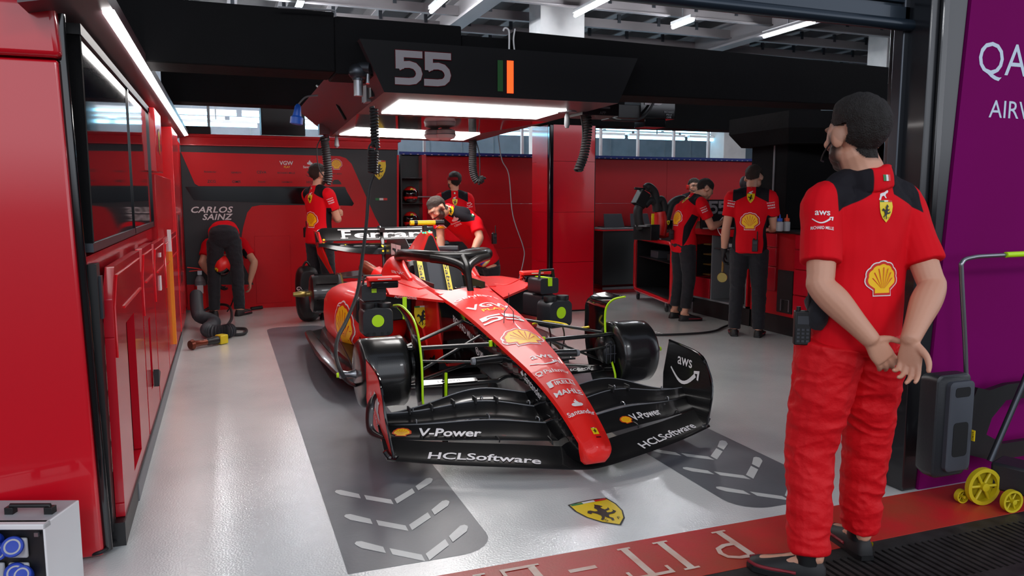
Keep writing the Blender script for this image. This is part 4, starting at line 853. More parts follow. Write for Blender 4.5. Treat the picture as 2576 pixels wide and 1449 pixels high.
# --- front wing
def wing_pt(s, Y_, z_): return V((XC+s*.95, Y_+(.10 if s < 0 else 0)*abs(s), z_))
def wing_el(name, le, te, s0, s1, th=.014, camber=.02, N=26, decals=None, tipcurve=0):
    for side in ((-1, 1) if s0 > 0 else (0,)):
        b = MB(); rings = []
        for i in range(N+1):
            s = (s0+(s1-s0)*i/N)*(side or 1); a = abs(s); yl, zl = le(a); yt, zt = te(a); L = wing_pt(s, yl, zl); Tt = wing_pt(s, yt, zt); d = Tt-L; nrm = V((0, -d.z, d.y)).normalized(); pr_ = []
            for t, h in ((0, 0), (.06, .5), (.25, .9), (.6, .8), (1, .08)): pr_.append(L+d*t+nrm*(th*h-camber*4*t*(1-t)))
            for t, h in ((1, -.08), (.6, -.3), (.25, -.5), (.06, -.4)): pr_.append(L+d*t+nrm*(th*h-camber*4*t*(1-t)))
            rings.append(pr_)
        b.loft(rings, 'carbon'); bv = b.bvh()
        for dc in (decals or []):
            if (dc[0] < 0) == (side < 0) or side == 0:
                s_, fr, sh, rot_ = dc; a = abs(s_); yl, zl = le(a); yt, zt = te(a); p = wing_pt(s_, yl, zl).lerp(wing_pt(s_, yt, zt), fr)
                a2 = abs(s_)+.1; y2, z2 = le(a2); ux = (wing_pt(math.copysign(a2, s_), y2, z2)-wing_pt(s_, yl, zl)); ux = ux if ux.x > 0 else -ux; nz = ux.normalized().cross(V((0, yt-yl, max(zt-zl, .02))).normalized())
                b.decal(sh, p, ux, nz.cross(ux), off=.003, bvh=bv, grid=.03, reach=.1, layer=.0006)
        if s0 > 0:
            ed = [wing_pt((s0+(s1-s0)*i/N)*side, *te(abs(s0+(s1-s0)*i/N)))+V((0, .002, .003)) for i in range(N+1)]; b.tube(ed, .0032, 'grey', 5, smooth=False)  # thin grey tube stands in for light reflected along the trailing edge
        b.obj(name, car, angle=50)
g1 = lambda a: (3.37+.34*a**1.6, .085-.02*math.exp(-(a/.25)**2))
t1 = lambda a: (3.525+.33*a**1.5, .158-.02*math.exp(-(a/.25)**2))
wing_el('front_wing_main_plane', g1, t1, -1, 1, decals=[(-.52, .42, W('HCLSoftware', .58, .05, 'decalwhite', bold=.03), 0), (.62, .42, W('HCLSoftware', .52, .05, 'decalwhite', bold=.03), 0)], N=50)
hump = lambda a, h: h*math.exp(-((a-.42)/.3)**2)
g2 = lambda a: (3.56+.30*a**1.5, .158+hump(a, .01)); t2 = lambda a: (3.70+.25*a**1.5, .205+hump(a, .035))
wing_el('front_wing_flap', g2, t2, .07, 1, decals=[(-.70, .45, X(shell(.055, white='orange', red='orange'), -.2, 0, 1.6, 1)+W('V-Power', .34, .058, 'decalwhite', bold=.05, x=.06), 0), (.55, .45, X(shell(.055, white='orange', red='orange'), -.16, 0, 1.3, 1)+W('V-Power', .25, .055, 'decalwhite', bold=.04), 0)])
g3 = lambda a: (3.72+.22*a**1.5, .21+hump(a, .04)); t3 = lambda a: (3.84+.16*a**1.5, .25+hump(a, .065))
wing_el('front_wing_flap', g3, t3, .08, .99)
g4 = lambda a: (3.85+.13*a**1.5, .258+hump(a, .07)-.03*a); t4 = lambda a: (3.95+.08*a**1.5, .302+hump(a, .09)-.07*a)
wing_el('front_wing_flap', g4, t4, .09, .97)
for s in (-.8, -.42, -.15, .15, .42, .8):   # slot brackets
    for (l, k) in ((t1, g2), (t2, g3), (t3, g4)):
        a = abs(s); p, q = wing_pt(s, *l(a)), wing_pt(s, *k(a)); b = MB(); b.tube([p+V((0, -.012, .012)), p+V((0, -.01, .028)), q+V((0, .012, .02)), q+V((0, .02, .004))], .0035, 'steel' if k != g2 else 'black', 6); b.obj('slot_bracket', car)
for s in (-.82, -.7, -.58, -.46, -.34, .4, .52):
    a = abs(s); p = wing_pt(s, *t3(a)); b = MB(); b.hexa([p+V((x, y, z_)) for z_ in (-.004, .03) for x, y in ((-.005, -.03), (.005, -.03), (.005, .03), (-.005, .03))], 'black'); b.obj('flap_adjuster', car, bev=.002)
for sg in (-1, 1):
    b = MB(); o_ = .10 if sg < 0 else 0
    prof = [(3.50, .10), (3.505, .30), (3.56, .42), (3.66, .495), (3.98, .52), (4.03, .30), (4.02, .2), (3.8, .10)]
    prof = [(y+.20*(1), z_) for y, z_ in prof]; xb = lambda z_: XC+sg*(.955-.02*((.5-z_)/.4)**2+(.0 if z_ > .14 else -.02))
    n_ = len(prof); A_ = [V((xb(z_), y+o_, z_)) for y, z_ in prof]; B__ = [p+V((sg*.008, 0, 0)) for p in A_]
    tr = [tuple(t_) for t_ in tessellate_polygon([[V((y, z_, 0)) for y, z_ in prof]])]
    b.add(A_, tr, 'carbon'); b.add(B__, tr, 'carred' if sg < 0 else 'carbon'); b.add(A_+B__, [(i, (i+1) % n_, n_+(i+1) % n_, n_+i) for i in range(n_)], 'gloss')
    b.tube([(xb(z_)+sg*.004, y+o_, z_) for y, z_ in prof[:5]], .007, 'gloss', 8, k=4)
    b.tube([(XC+sg*.90, 3.70+o_, .092), (XC+sg*.93, 3.73+o_, .095), (XC+sg*.955, 3.74+o_, .13)], .016, 'gloss', 8)
    if sg > 0: b.decal(X(T('aws', .075, 'decalwhite', bold=.01), 0, .04)+X(aws(.24)[1:], 0, .04), (xb(.4), 3.99, .39), V((0, -1, 0)), UZ, off=.003, bvh=b.bvh(), grid=.03, reach=.1)
    else: b.decal(X(flame(.16)+W('Santander', .2, .04, 'decalwhite', y=-.13), rot=R(-65)), (xb(.33)-.008, 4.0, .33), -UY, UZ, off=.003, bvh=b.bvh(), grid=.03, reach=.1)
    b.obj('front_wing_endplate', car, angle=30)
    b = MB(); b.tube([(XC+sg*.965, 3.92+o_, .385), (XC+sg*1.0, 3.88+o_, .33), (XC+sg*1.01, 3.84+o_, .22), (XC+sg*.965, 3.74+o_, .2)], [.012, .025, .022, .01], 'carbon', 8, flat=.4); b.obj('dive_plane', car)
# --- front corners
for sg in (-1, 1):
    xo, xi = XC+sg*.985, XC+sg*.70; cy, cz = 4.5, .395
    c = V((xo, cy, cz)); ax = V((-sg, 0, 0))
    b = MB(); b.lathe(c, ax, [(-.002, .03), (.0, .06), (.004, .15), (.012, .185), (.03, .203), (.1, .208), (.22, .207), (.27, .212), (.285, .2), (.29, .1), (.292, .02)], 'carbon', 40); dr = b.obj('brake_drum', car, angle=50)
    b = MB(); b.lathe(c, -ax, [(0, .03), (.02, .022), (.05, .018), (.07, .024), (.09, .024), (.1, .016)], 'steel', 16); b.lathe(c-ax*.1, -ax, [(0, .016), (.012, .014)], 'neon', 12); b.obj('axle_nut', dr)
    b = MB()
    if sg > 0:
        b.ell((XC+.66, 4.48, .43), (.06, .11, .1), 'carbon'); b.ell((XC+.63, 4.38, .42), (.045, .02, .07), 'black')
        for k in range(3): b.tube([(XC+.6+.03*k, 4.355, .36), (XC+.6+.03*k, 4.355, .48)], .003, 'plasticgrey', 5)
        b.tube([(XC+.6, 4.355, .42), (XC+.67, 4.355, .42)], .003, 'plasticgrey', 5)
    else: b.ell((XC-.66, 4.48, .43), (.05, .1, .09), 'carbon')
    b.obj('brake_scoop', car)
    # winglet over the wheel, neon cord on its leading edge
    xw = XC+sg*.66
    fr = [(.05, 4.32, .795), (.02, 4.42, .765), (.0, 4.48, .70), (0, 4.49, .58), (0, 4.46, .45), (0, 4.37, .33), (0, 4.34, .26), (0, 4.38, .18), (-.01, 4.46, .09)]
    rr_ = [(.04, 4.56, .80), (.02, 4.72, .76), (.0, 4.78, .70), (0, 4.79, .6), (0, 4.79, .48), (0, 4.76, .36), (0, 4.72, .27), (0, 4.66, .18), (-.01, 4.56, .10)]
    if sg < 0: fr = [(.0, 4.92, .73), (.0, 4.7, .755), (.0, 4.42, .725), (0, 4.29, .65), (0, 4.22, .52), (0, 4.2, .38), (.0, 4.19, .26), (-.02, 4.15, .16)]; rr_ = [(.0, 4.95, .71), (.0, 4.76, .72), (.0, 4.56, .66), (0, 4.46, .58), (0, 4.4, .48), (0, 4.38, .38), (0, 4.36, .28), (0, 4.3, .18)]
    F_ = spline([V((xw+sg*a, y, z_)) for a, y, z_ in fr], 5); Q_ = spline([V((xw+sg*a, y, z_)) for a, y, z_ in rr_], 5)
    b = MB(); b.loft([[f_, f_.lerp(q_, .5)+V((-sg*.012, 0, 0)), q_, f_.lerp(q_, .5)+V((sg*.012, 0, 0))] for f_, q_ in zip(F_, Q_)], 'gloss'); wg = b.obj('wheel_winglet', car, angle=60)
    MB().tube(F_, .007, 'neon', 6, smooth=False).obj('edge_cord', wg)
    # wishbones
    def arm(p, q, r=.016, m='carbon', fl=.55):
        MB().tube([p, q], r, m, 10, flat=fl).obj('suspension_arm', car, angle=60)
    K = lambda a, y, z_: V((XC+sg*a, y, z_))
    arm(K(.70, 4.46, .53), K(.15, 4.42, .53), .024); arm(K(.68, 4.52, .53), K(.17, 4.95, .60), .018); arm(K(.66, 4.5, .29), K(.12, 4.40, .30), .022); arm(K(.66, 4.52, .3), K(.16, 5.0, .28), .018)
    arm(K(.64, 4.52, .35), K(.17, 4.62, .55), .014); arm(K(.66, 4.38, .47), K(.15, 4.3, .44), .013)
    b = MB(); b.tube([K(.15, 4.28, .47), K(.24, 4.27, .47), K(.33, 4.25, .47)], .024, 'carbon', 12); b.lathe(K(.33, 4.25, .47), (sg, 0, 0), [(0, .024), (.02, .02), (.021, .002)], 'grey', 14); b.obj('steering_fairing', car)
    b = MB(); b.plate([(.26, -.006), (.60, -.006), (.60, .05), (.26, .03)] if sg > 0 else [(-.60, -.006), (-.26, -.006), (-.26, .03), (-.60, .05)], (XC, 4.41, .31), UX, V((0, .9, .35)), .004, 'gloss'); b.decal(W('ECOPOL', .15, .02, 'decalwhite', bold=.02), (XC+sg*.44, 4.405, .322), UX, V((0, .8, .5)), off=.006); b.obj('arm_fairing', car)
# rear corner
for sg in (-1, 1):
    c = V((XC+sg*.83, 8.1, .44)); b = MB(); b.lathe(c, (-sg, 0, 0), [(-.005, .08), (0, .16), (.015, .19), (.06, .2), (.27, .2), (.28, .21), (.3, .2), (.302, .05)], 'carbon', 36)
    for a in range(8):
        t_ = a*PI/4+.2; b.tube([c+V((-sg*.04, math.cos(t_)*.203, math.sin(t_)*.203)), c+V((-sg*.25, math.cos(t_)*.203, math.sin(t_)*.203))], .006, 'gloss', 6)
    dr = b.obj('brake_drum', car, angle=50); b = MB(); b.lathe(c, (sg, 0, 0), [(0, .03), (.04, .025), (.05, .032), (.1, .032), (.12, .03), (.17, .02)], 'brass', 14); b.obj('axle_nut', dr)
    b = MB(); b.lathe(c+V((-sg*.3, 0, 0)), (-sg, 0, 0), [(0, .2), (.012, .205), (.02, .19)], 'brass', 30); b.obj('drum_ring', dr)
    for p, q in (((.5, 8.1, .55), (.1, 7.7, .5)), ((.5, 8.1, .6), (.08, 8.3, .55)), ((.5, 8.1, .3), (.1, 7.8, .28)), ((.5, 8.12, .5), (.1, 8.1, .62))): MB().tube([(XC+sg*p[0], p[1], p[2]), (XC+sg*q[0], q[1], q[2])], .018, 'carbon', 10, flat=.5).obj('suspension_arm', car, angle=60)
    # rear endplate
    b = MB(); q4 = [(.70, 8.35, 1.06), (.705, 8.75, 1.06), (.66, 8.8, .8), (.52, 8.75, .55), (.50, 8.55, .52), (.60, 8.4, .72), (.69, 8.34, .95)]
    P1 = [V((XC+sg*a, y, z_)) for a, y, z_ in q4]; P2 = [p+V((-sg*.012, 0, 0)) for p in P1]; n_ = len(P1); b.add(P1+P2, [tuple(range(n_)), tuple(range(n_, 2*n_))[::-1]]+[(i, (i+1) % n_, n_+(i+1) % n_, n_+i) for i in range(n_)], 'carred')
    b.obj('rear_wing_endplate', car, angle=30)
# rear wing
def rwing(name, sec, m='carbon', dec=None):
    b = MB(); rings = []
    for i in range(41):
        s = -1+2*i/40; a = abs(s); rings.append([V((XC+s*.71, y, z_)) for y, z_ in sec(a)])
    b.loft(rings, m); bv = b.bvh()
    if dec: dec(b, bv)
    for px in ((-.42, 0), (.0, 0), (.2, 0)): pass
    return b.obj(name, car, angle=50)
edge = lambda a: max(0, (a-.86)/.14)**2
def dec_f(b, bv):
    b.decal(W('errari', .80, .075, 'decalwhite', bold=.045, x=.10)+W('F', .10, .085, 'decalwhite', bold=.045, x=-.385, y=.0)+rect(-.47, .52, .043, .054, 'decalwhite')+rect(-.45, -.37, -.042, -.034, 'decalwhite')+[q for k_ in (-.16, -.03, .1, .38) for q in rect(k_, k_+.09, -.042, -.034, 'decalwhite')], (XC, 8.3, 1.025), UX, V((0, .0, 1)), off=.004, bvh=bv, grid=.04)
    for x in (.62, -.63): b.decal(circ(.013, 'yellow', n=12), (XC+x, 8.4, .97), UX, UZ, off=.004, bvh=bv)
rwing('rear_wing_flap', lambda a: [(8.47, .955), (8.455, .965), (8.50, 1.03), (8.56, 1.09), (8.575, 1.095), (8.57, 1.04), (8.52, .985)] if a < .86 else [(y, z_-edge(a)*.05) for y, z_ in [(8.47, .955), (8.455, .965), (8.50, 1.03), (8.56, 1.09), (8.575, 1.095), (8.57, 1.04), (8.52, .985)]], dec=dec_f)
def dec_m(b, bv):
    for x, z_ in ((-.42, .93), (-.02, .90), (-.03, .85), (.06, .83), (.13, .83)): b.decal(circ(.012, 'yellow', n=12), (XC+x, 8.2, z_), UX, UZ, off=.004, bvh=bv)
sag = lambda a: -.095*(1-min(a/.95, 1)**2)
rwing('rear_wing_main_plane', lambda a: [(8.27, .91+sag(a)), (8.28, .945+sag(a)*.8), (8.36, .955+sag(a)*.5), (8.47, .945+sag(a)*.2), (8.47, .93+sag(a)*.3), (8.36, .89+sag(a)*.95)], 'gloss', dec_m)
b = MB(); b.tube([(XC, 8.62, 1.1), (XC, 8.55, 1.06), (XC, 8.46, .98), (XC, 8.4, .86), (XC, 8.35, .6)], .022, 'carbon', 8, flat=.6); b.box((XC, 8.5, 1.07), (.06, .12, .05), 'carbon'); b.obj('rear_wing_pylon', car)
b = MB(); b.loft([[V((XC+s*.5, 8.3, .62-.05*abs(s))), V((XC+s*.5, 8.45, .66-.05*abs(s))), V((XC+s*.5, 8.46, .645-.05*abs(s))), V((XC+s*.5, 8.3, .605-.05*abs(s)))] for s in [i/8-1 for i in range(17)]], 'carbon'); b.obj('beam_wing', car)
b = MB(); b.lathe((XC-.32, 7.9, .73), (.5, -.6, -.35), [(0, .06), (.02, .065), (.18, .065), (.2, .06)], 'copper', 16); b.obj('fan_duct', car)
b = MB(); b.lathe((XC-.22, 7.75, .66), (.5, -.6, -.35), [(0, .07), (.01, .085), (.15, .085), (.2, .06)], 'carredmatte', 18); b.obj('duct_cap', car)
for sg, x in ((-1, -.83), (-1, -.4), (1, .5)):
    pass
# car stands (no wheels fitted)
def stand(x, y, top, label, neon=True):
    t = thing('car_stand', (x, y, 0), label, 'stand'); b = MB(); b.box((x, y, .012), (.26, .22, .024), 'black'); b.cyl((x, y, .02), (x, y, top-.012), .035, 'black'); b.box((x, y, top-.012), (.14, .12, .024), 'rubber'); b.obj('frame', t, bev=.004)
    return t
stand(XC-.05, 4.72, .295, 'black stand under the nose of the racing car'); stand(XC-.4, 7.0, .10, 'low black stand under the left rear floor'); stand(XC+.4, 7.0, .10, 'low black stand under the right rear floor')
t = thing('jack_leg', G(1152, 1022), 'black leg with a neon yellow stripe leaning under the left wishbone', 'support leg')
q0, q1 = V((1.15, 3.93+.25, .02)), PY(1120, 935, 4.45)
MB().tube([q0, q1], .017, 'black', 4).obj('leg', t); MB().tube([q0.lerp(q1, .12)+V((0, -.016, .004)), q0.lerp(q1, .98)+V((0, -.016, .004))], .0085, 'neon', 4).obj('stripe', t)
# blowers in the sidepod inlets
def blower(p, rz, label, s=1):
    t = thing('cooling_blower', (p[0], p[1], p[2]), label, 'blower'); M = Matrix.Rotation(rz, 3, 'Z'); L_ = lambda x, y, z_: V(p)+M@V((x*s, y*s, z_*s))
    b = MB(); P = rrect(-.115, .115, .0, .21, .045, 5); b.loft([[L_(a*k, y, z_*k+(.105)*(1-k)) for a, z_ in P] for y, k in ((-.03, .94), (-.01, 1), (.12, 1), (.13, .95))], 'caseblack'); b.obj('fan_housing', t)
    b = MB(); b.loft([[L_(.045*math.cos(2*PI*i/28), y, .118+.045*math.sin(2*PI*i/28)) for i in range(28)] for y in (-.033, -.028)][::-1], 'neon'); b.obj('round_label', t)
    for x in (-.06, .06): b = MB(); b.lathe(L_(x, .03, .205), (0, 0, 1), [(0, .05*s), (.02, .052*s), (.035, .05*s), (.036, .01)], 'black', 18); b.obj('cap', t)
    for x in (-.075, -.03, .03, .075): b = MB(); b.lathe(L_(x, -.032, .022), M@V((0, -1, 0)), [(0, .012*s), (.004, .012*s)], 'black', 10); b.obj('vent', t)
    b = MB(); b.loft([[L_(a, y, z_) for a, z_ in rrect(-.09, .09, .25, .37, .02, 3)] for y in (.11, .27)], 'caseblack'); b.obj('upper_box', t); b = MB(); b.loft([[L_(a, y, z_) for a, z_ in rrect(-.07, .07, .06, .24, .02, 3)] for y in (.12, .36)], 'caseblack'); b.obj('rear_duct', t)
    b = MB(); b.loft([[L_(a, y, z_) for a, z_ in ((-.018, .371), (.018, .371), (.018, .375), (-.018, .375))] for y in (.10, .27)], 'neon'); b.loft([[L_(a, y, z_) for a, z_ in ((-.018, .31), (.018, .31), (.018, .375), (-.018, .375))] for y in (.10, .109)], 'neon'); b.obj('neon_strap', t)
    b = MB(); b.tube([L_(-.075, .15, .36), L_(-.065, .15, .43), L_(.065, .15, .43), L_(.075, .15, .36)], .011*s, 'black', 8, smooth=False); b.obj('handle', t)
    return t
blower((.985, 5.34, .455), 0, 'dark blower box with a neon green disc in the left sidepod inlet', .96)
blower((2.28, 5.12, .475), R(16), 'dark blower box with a neon green disc in front of the red pillar, right sidepod', .96)
b = MB(); b.plate([(.0, 0), (.03, 0), (.03, .16), (0, .16)], (1.19, 5.45, .55), UX, UZ, .01, 'neon'); tag(b.obj('neon_tag'), 'neon green tag hanging beside the left blower box', 'tag')
t = tag(MB().tube([PY(1340, 815, 5.0), PY(1372, 808, 4.9), PY(1420, 815, 4.8), PY(1440, 826, 4.7), PY(1482, 822, 4.6)], .007, 'yellow', 6).obj('yellow_strap'), 'yellow strap running from the right blower box towards the right winglet', 'strap')
car.rotation_euler.z = .012
# ================================================================== people
def sections(mb, secs, m='bodyskin', n=20, k=4, e=2.3, capk=.6):
    """closed soft loft: secs = (centre, half width a along side, half depth b, side vector)"""
    S = [list(V(c))+[a, b_]+list(V(s)) for c, a, b_, s in secs]; S = smooth_rows(S, k); rings = []; L = len(S)
    cs = [V(r[:3]) for r in S]
    def ring(c, a, b_, s, t):
        s = (s-t*s.dot(t)).normalized(); f = t.cross(s); out = []
        for j in range(n):
            q = 2*PI*j/n; ct, st = math.cos(q), math.sin(q); out.append(c+s*(a*math.copysign(abs(ct)**(2/e), ct))+f*(b_*math.copysign(abs(st)**(2/e), st)))
        return out
    for i, r in enumerate(S):
        t = (cs[min(i+1, L-1)]-cs[max(i-1, 0)]).normalized(); s = V(r[5:8])
        if i == 0:
            for q in (.2, .7): rings.append(ring(cs[0]-t*min(r[3], r[4])*capk*math.cos(q*PI/2), r[3]*math.sin(q*PI/2), r[4]*math.sin(q*PI/2), s, t))
        rings.append(ring(cs[i], r[3], r[4], s, t))
        if i == L-1:
            for q in (.7, .2): rings.append(ring(cs[i]+t*min(r[3], r[4])*capk*math.cos(q*PI/2), r[3]*math.sin(q*PI/2), r[4]*math.sin(q*PI/2), s, t))
    mb.loft(rings, m)
def limb(mb, pts, rad, m='bodyskin', side=None, flat=1, n=16, k=4, capk=.8):
    pts = [V(p) for p in pts]; d = (pts[-1]-pts[0]).normalized(); s = V(side) if side is not None else perp(d)[0]
    sections(mb, [(p, r_, r_*flat, s) for p, r_ in zip(pts, rad)], m, n=n, k=k, e=2, capk=capk)
def remesh(mb, vox, it=3, fac=.5, m=None):
    me = mb.mesh('tmp'); o = bpy.data.objects.new('tmp', me); COL.objects.link(o)
    r_ = o.modifiers.new('r', 'REMESH'); r_.mode = 'VOXEL'; r_.voxel_size = vox
    s_ = o.modifiers.new('s', 'SMOOTH'); s_.iterations = it; s_.factor = fac
    dg = bpy.context.evaluated_depsgraph_get(); me2 = bpy.data.meshes.new_from_object(o.evaluated_get(dg)); 
    out = MB(); out.v = [tuple(v.co) for v in me2.vertices]; out.f = [list(p.vertices) for p in me2.polygons]; k = out.mi(m or mb.mats[0]); out.m = [k]*len(out.f)
    out.nrm = [tuple(v.normal) for v in me2.vertices]
    bpy.data.objects.remove(o); bpy.data.meshes.remove(me); bpy.data.meshes.remove(me2); return out
def displace(mb, fn):
    mb.v = [tuple(V(v)+V(nr)*fn(V(v))) for v, nr in zip(mb.v, mb.nrm)]; return mb
def frame(fwd, up):
    f = V(fwd).normalized(); x = f.cross(V(up)).normalized(); u = x.cross(f); return Matrix((x, f, u)).transposed()
def head_geo(mb, c, M, s=1):
    E = lambda p, r_, m='bodyskin', q=None: mb.ell(V(c)+M@(V(p)*s), [x*s for x in r_], m, rot=M if q is None else M@q, n=20, k=12)
    E((0, -.018, .03), (.078, .098, .092)); E((0, .03, .0), (.068, .072, .095)); E((0, .045, -.055), (.052, .05, .055)); E((0, .062, -.092), (.027, .026, .022))
    E((0, .088, .032), (.05, .016, .014)); E((0, .1, -.018), (.011, .02, .024)); E((0, .112, -.03), (.014, .014, .011)); E((0, .094, -.062), (.024, .012, .011)); E((0, .088, .005), (.012, .015, .03))
    for g in (-1, 1):
        E((g*.042, .07, -.02), (.02, .02, .018)); E((g*.058, .02, -.055), (.016, .03, .03))
        E((g*.085, -.014, -.004), (.010, .024, .036), q=Matrix.Rotation(R(g*-26), 3, 'Z')@Matrix.Rotation(R(-10), 3, 'X')); E((g*.074, -.004, -.012), (.012, .014, .02))
def hand(mb, w_, d, nrm, thumb, s=1, curl=(.5, .5, .5, .5), tc=.3, spread=.05, m='bodyskin'):
    """w_ wrist, d hand direction, nrm palm normal, thumb = direction of the thumb side"""
    d = V(d).normalized(); nrm = V(nrm); nrm = (nrm-d*nrm.dot(d)).normalized(); t = V(thumb); t = (t-d*t.dot(d)-nrm*t.dot(nrm)).normalized(); w_ = V(w_)
    sections(mb, [(w_-d*.02*s, .026*s, .019*s, t), (w_+d*.02*s, .032*s, .018*s, t), (w_+d*.055*s, .041*s, .016*s, t), (w_+d*.088*s, .040*s, .013*s, t)], m, n=16, e=2.6)
    tips = []
    for i, (off, ln) in enumerate(((.030, .076), (.0105, .084), (-.0105, .079), (-.030, .062))):
        p = w_+d*(.085-.006*abs(i-1.3))*s+t*off*s; a = curl[i]; pts = [p]; dd = (d+t*spread*(1.3-i)*.9).normalized(); q = 0
        for j, f_ in enumerate((.45, .31, .24)):
            q += a*(.9 if j == 0 else 1.15); v = dd*math.cos(q)+nrm*math.sin(q); p = p+v*ln*f_*s; pts.append(p)
        limb(mb, pts, [.0098*s, .0092*s, .0086*s, .007*s], m, n=10, k=3)
    p = w_+d*.025*s+t*.026*s; v = (t*.9+d*.65+nrm*.25).normalized(); p1 = p+v*.038*s; v2 = (t*(.5-tc*.5)+d*.8+nrm*tc).normalized(); p2 = p1+v2*.033*s; v3 = (t*(.3-tc)+d*.75+nrm*tc*1.5).normalized(); p3 = p2+v3*.026*s
    limb(mb, [p-v*.012*s, p1, p2, p3], [.017*s, .0125*s, .0105*s, .008*s], m, n=10, k=3)
def person(name_label, base, J, vox=.009, hairc='hair', hairf=None, beard=0, top='polo', legs='navy', sleeves=True, decals=None, hands=(1, 1), gloves=(), beardc=None, hand_kw=None, sleeve_len=.62, noise_amp=.004, extras=None, legcut=None, socks=False, groupname=None, shoes=True, headsc=1.0, hairn=.004):
    """J: dict of joints in real coordinates"""
    t = thing('person', base, name_label, 'person'); S = V(J['side']).normalized(); sc = J.get('sc', 1.0); k_ = lambda x: x*sc
    P, W_, Ch, Sh, N_ = [V(J[x]) for x in ('pelvis', 'waist', 'chest', 'shoulders', 'neck')]; hc = V(J['head']); HM = frame(J['face'], J['headup']); S2 = V(J.get('side2', S)).normalized(); Sm = (S+S2).normalized()
    # ---- body (one continuous surface)
    b = MB(); sections(b, [(P, k_(.145), k_(.10), S), (W_, k_(.125), k_(.088), Sm), (Ch, k_(.145), k_(.10), S2), (Sh-(Sh-Ch)*.15, k_(.14), k_(.09), S2), (N_-(N_-Sh)*.3, k_(.075), k_(.06), S2)])
    chin = hc+HM@V((0, -.01, -.06))*sc
    limb(b, [Sh+(N_-Sh)*.3, N_, (N_+chin)/2, chin], [k_(x_) for x_ in (.062, .058*J.get('neckk', 1), .055*J.get('neckk', 1), .056*J.get('neckk', 1))], side=S2, k=3)
    head_geo(b, hc, HM, sc*headsc)
    for g, q in ((-1, 'l'), (1, 'r')):
        s_, e_, w_ = V(J['sh'+q]), V(J['el'+q]), V(J['wr'+q]); mid = s_.lerp(e_, .4); fm = e_.lerp(w_, .3)
        limb(b, [s_, mid, e_.lerp(s_, .12), e_, fm, e_.lerp(w_, .7), w_], [k_(x_)*J.get('armk', 1) for x_ in (.056, .05, .043, .043, .047, .036, .029)], k=4)
        h_, kn, an = V(J['hip'+q]), V(J['kn'+q]), V(J['an'+q]); limb(b, [h_, h_.lerp(kn, .5), kn, kn.lerp(an, .35), an], [k_(.08), k_(.07), k_(.052), k_(.05), k_(.036)], k=3)
        to = V(J['to'+q]); limb(b, [an+(an-to)*.2, (an+to)/2-V((0, 0, .015)), to], [k_(.032), k_(.034), k_(.026)], k=2)
        if hands[0 if g < 0 else 1] and q not in gloves:
            kw = (hand_kw or {}).get(q, {}); hand(b, w_, kw.get('d', w_-e_), kw.get('n', S2*-g), kw.get('t', V(J['face'])), s=sc*kw.get('s', 1), **{a: c_ for a, c_ in kw.items() if a in ('curl', 'tc', 'spread')})
    bm_ = remesh(b, vox, it=2)
    # local head coordinates for hair and stubble
    HI = HM.transposed(); loc = [HI@(V(v)-hc)/(sc*headsc) for v in bm_.v]
    hf = hairf or (lambda p: min(p.z-(.045 if p.y > .03 else (-.03-.055*max(0, min(1, (-p.y)/.08))) if abs(p.x) > .03 or p.y < -.03 else .03)+(0 if p.y > .03 else max(0, p.y)*1.9), 1))
    def hairline(p):
        if p.length > .16 or p.z < -.12: return -1
        zl = .062-.0*p.y if p.y > .06 else (.062+(p.y-.06)*.55 if p.y > .012 else (-.0+ (p.y-.012)*1.1+.0356-.0 if p.y > -.03 else max(-.075, -.0106+(p.y+.03)*1.5)))
        d = p.z-zl
        if abs(p.x) > .07 and -.05 < p.y < .022 and -.05 < p.z < .036: d = min(d, -.006)   # ears stay bare
        return d
    hl = [hairline(p) for p in loc]
    if beard:
        def bf(p):
            if p.length > .15: return -1
            d = min(p.y-(-.002), .012-p.z-.3*max(0, .05-p.y)*0, p.z+.125)
            if p.z > -.035: d = min(d, abs(p.x)-.045-.2*(p.y-.05)*(p.y > .05), .055-p.y if p.y > .0 else 1)
            if abs(p.x) < .022 and -.072 < p.z < -.05: d = min(d, -.002)
            return d
        ma = [max(bf(p), h_) for p, h_ in zip(loc, hl)]
    else: ma = [max(h_, -1) for h_ in hl]
    ma = [max(a, min(.008-abs(p.z-.028-.1*(.05-abs(p.x))*0), abs(p.x)-.012, .05-abs(p.x), p.y-.05)) if p.length < .16 else a for a, p in zip(ma, loc)]
    mbv = [min(.026-abs(p.x), .007-abs(p.z+.064), p.y-.06) for p in loc]
    bm_.extra = {'ma': ma, 'mb': mbv}
    for g in (-1, 1):
        ec = hc+HM@V((g*.03, .082, .008))*sc; bm_.ell(ec, (.0135*sc, .012*sc, .008*sc), 'eyewhite', rot=HM, n=10, k=6); bm_.ell(ec+HM@V((0, .009, -.001))*sc, (.006*sc, .005*sc, .006*sc), 'hair', rot=HM, n=8, k=5)
    bm_.obj('body', t, angle=180)
    # ---- hair
    keep = {}; hv = []; hf_ = []; isv = [h_ > -.004 and p.length < .16 for h_, p in zip(hl, loc)]
    nv0 = len(loc)
    for f in bm_.f:
        if all(i < nv0 and isv[i] for i in f):
            for i in f:
                if i not in keep:
                    keep[i] = len(hv); p = V(bm_.v[i]); q = loc[i]; sm = lambda e0, e1, x_: (lambda t_: t_*t_*(3-2*t_))(min(1, max(0, (x_-e0)/(e1-e0)))); th = (.003+.012*sm(0, .07, hl[i]))*(.35+.85*sm(-.05, .10, q.z))*(1-.45*sm(.05, .075, abs(q.x))*(1-sm(.03, .07, q.z)))*J.get('hairk', 1)
                    nz = noise.noise(p*70)*hairn+noise.noise(p*25)*hairn; hv.append(p+V(bm_.nrm[i])*(th+nz))
            hf_.append([keep[i] for i in f])
    hb = MB(); hb.add(hv, hf_, hairc); hb.obj('hair', t, angle=180)
    # ---- polo shirt
    b = MB(); nfront = V(J['face'])
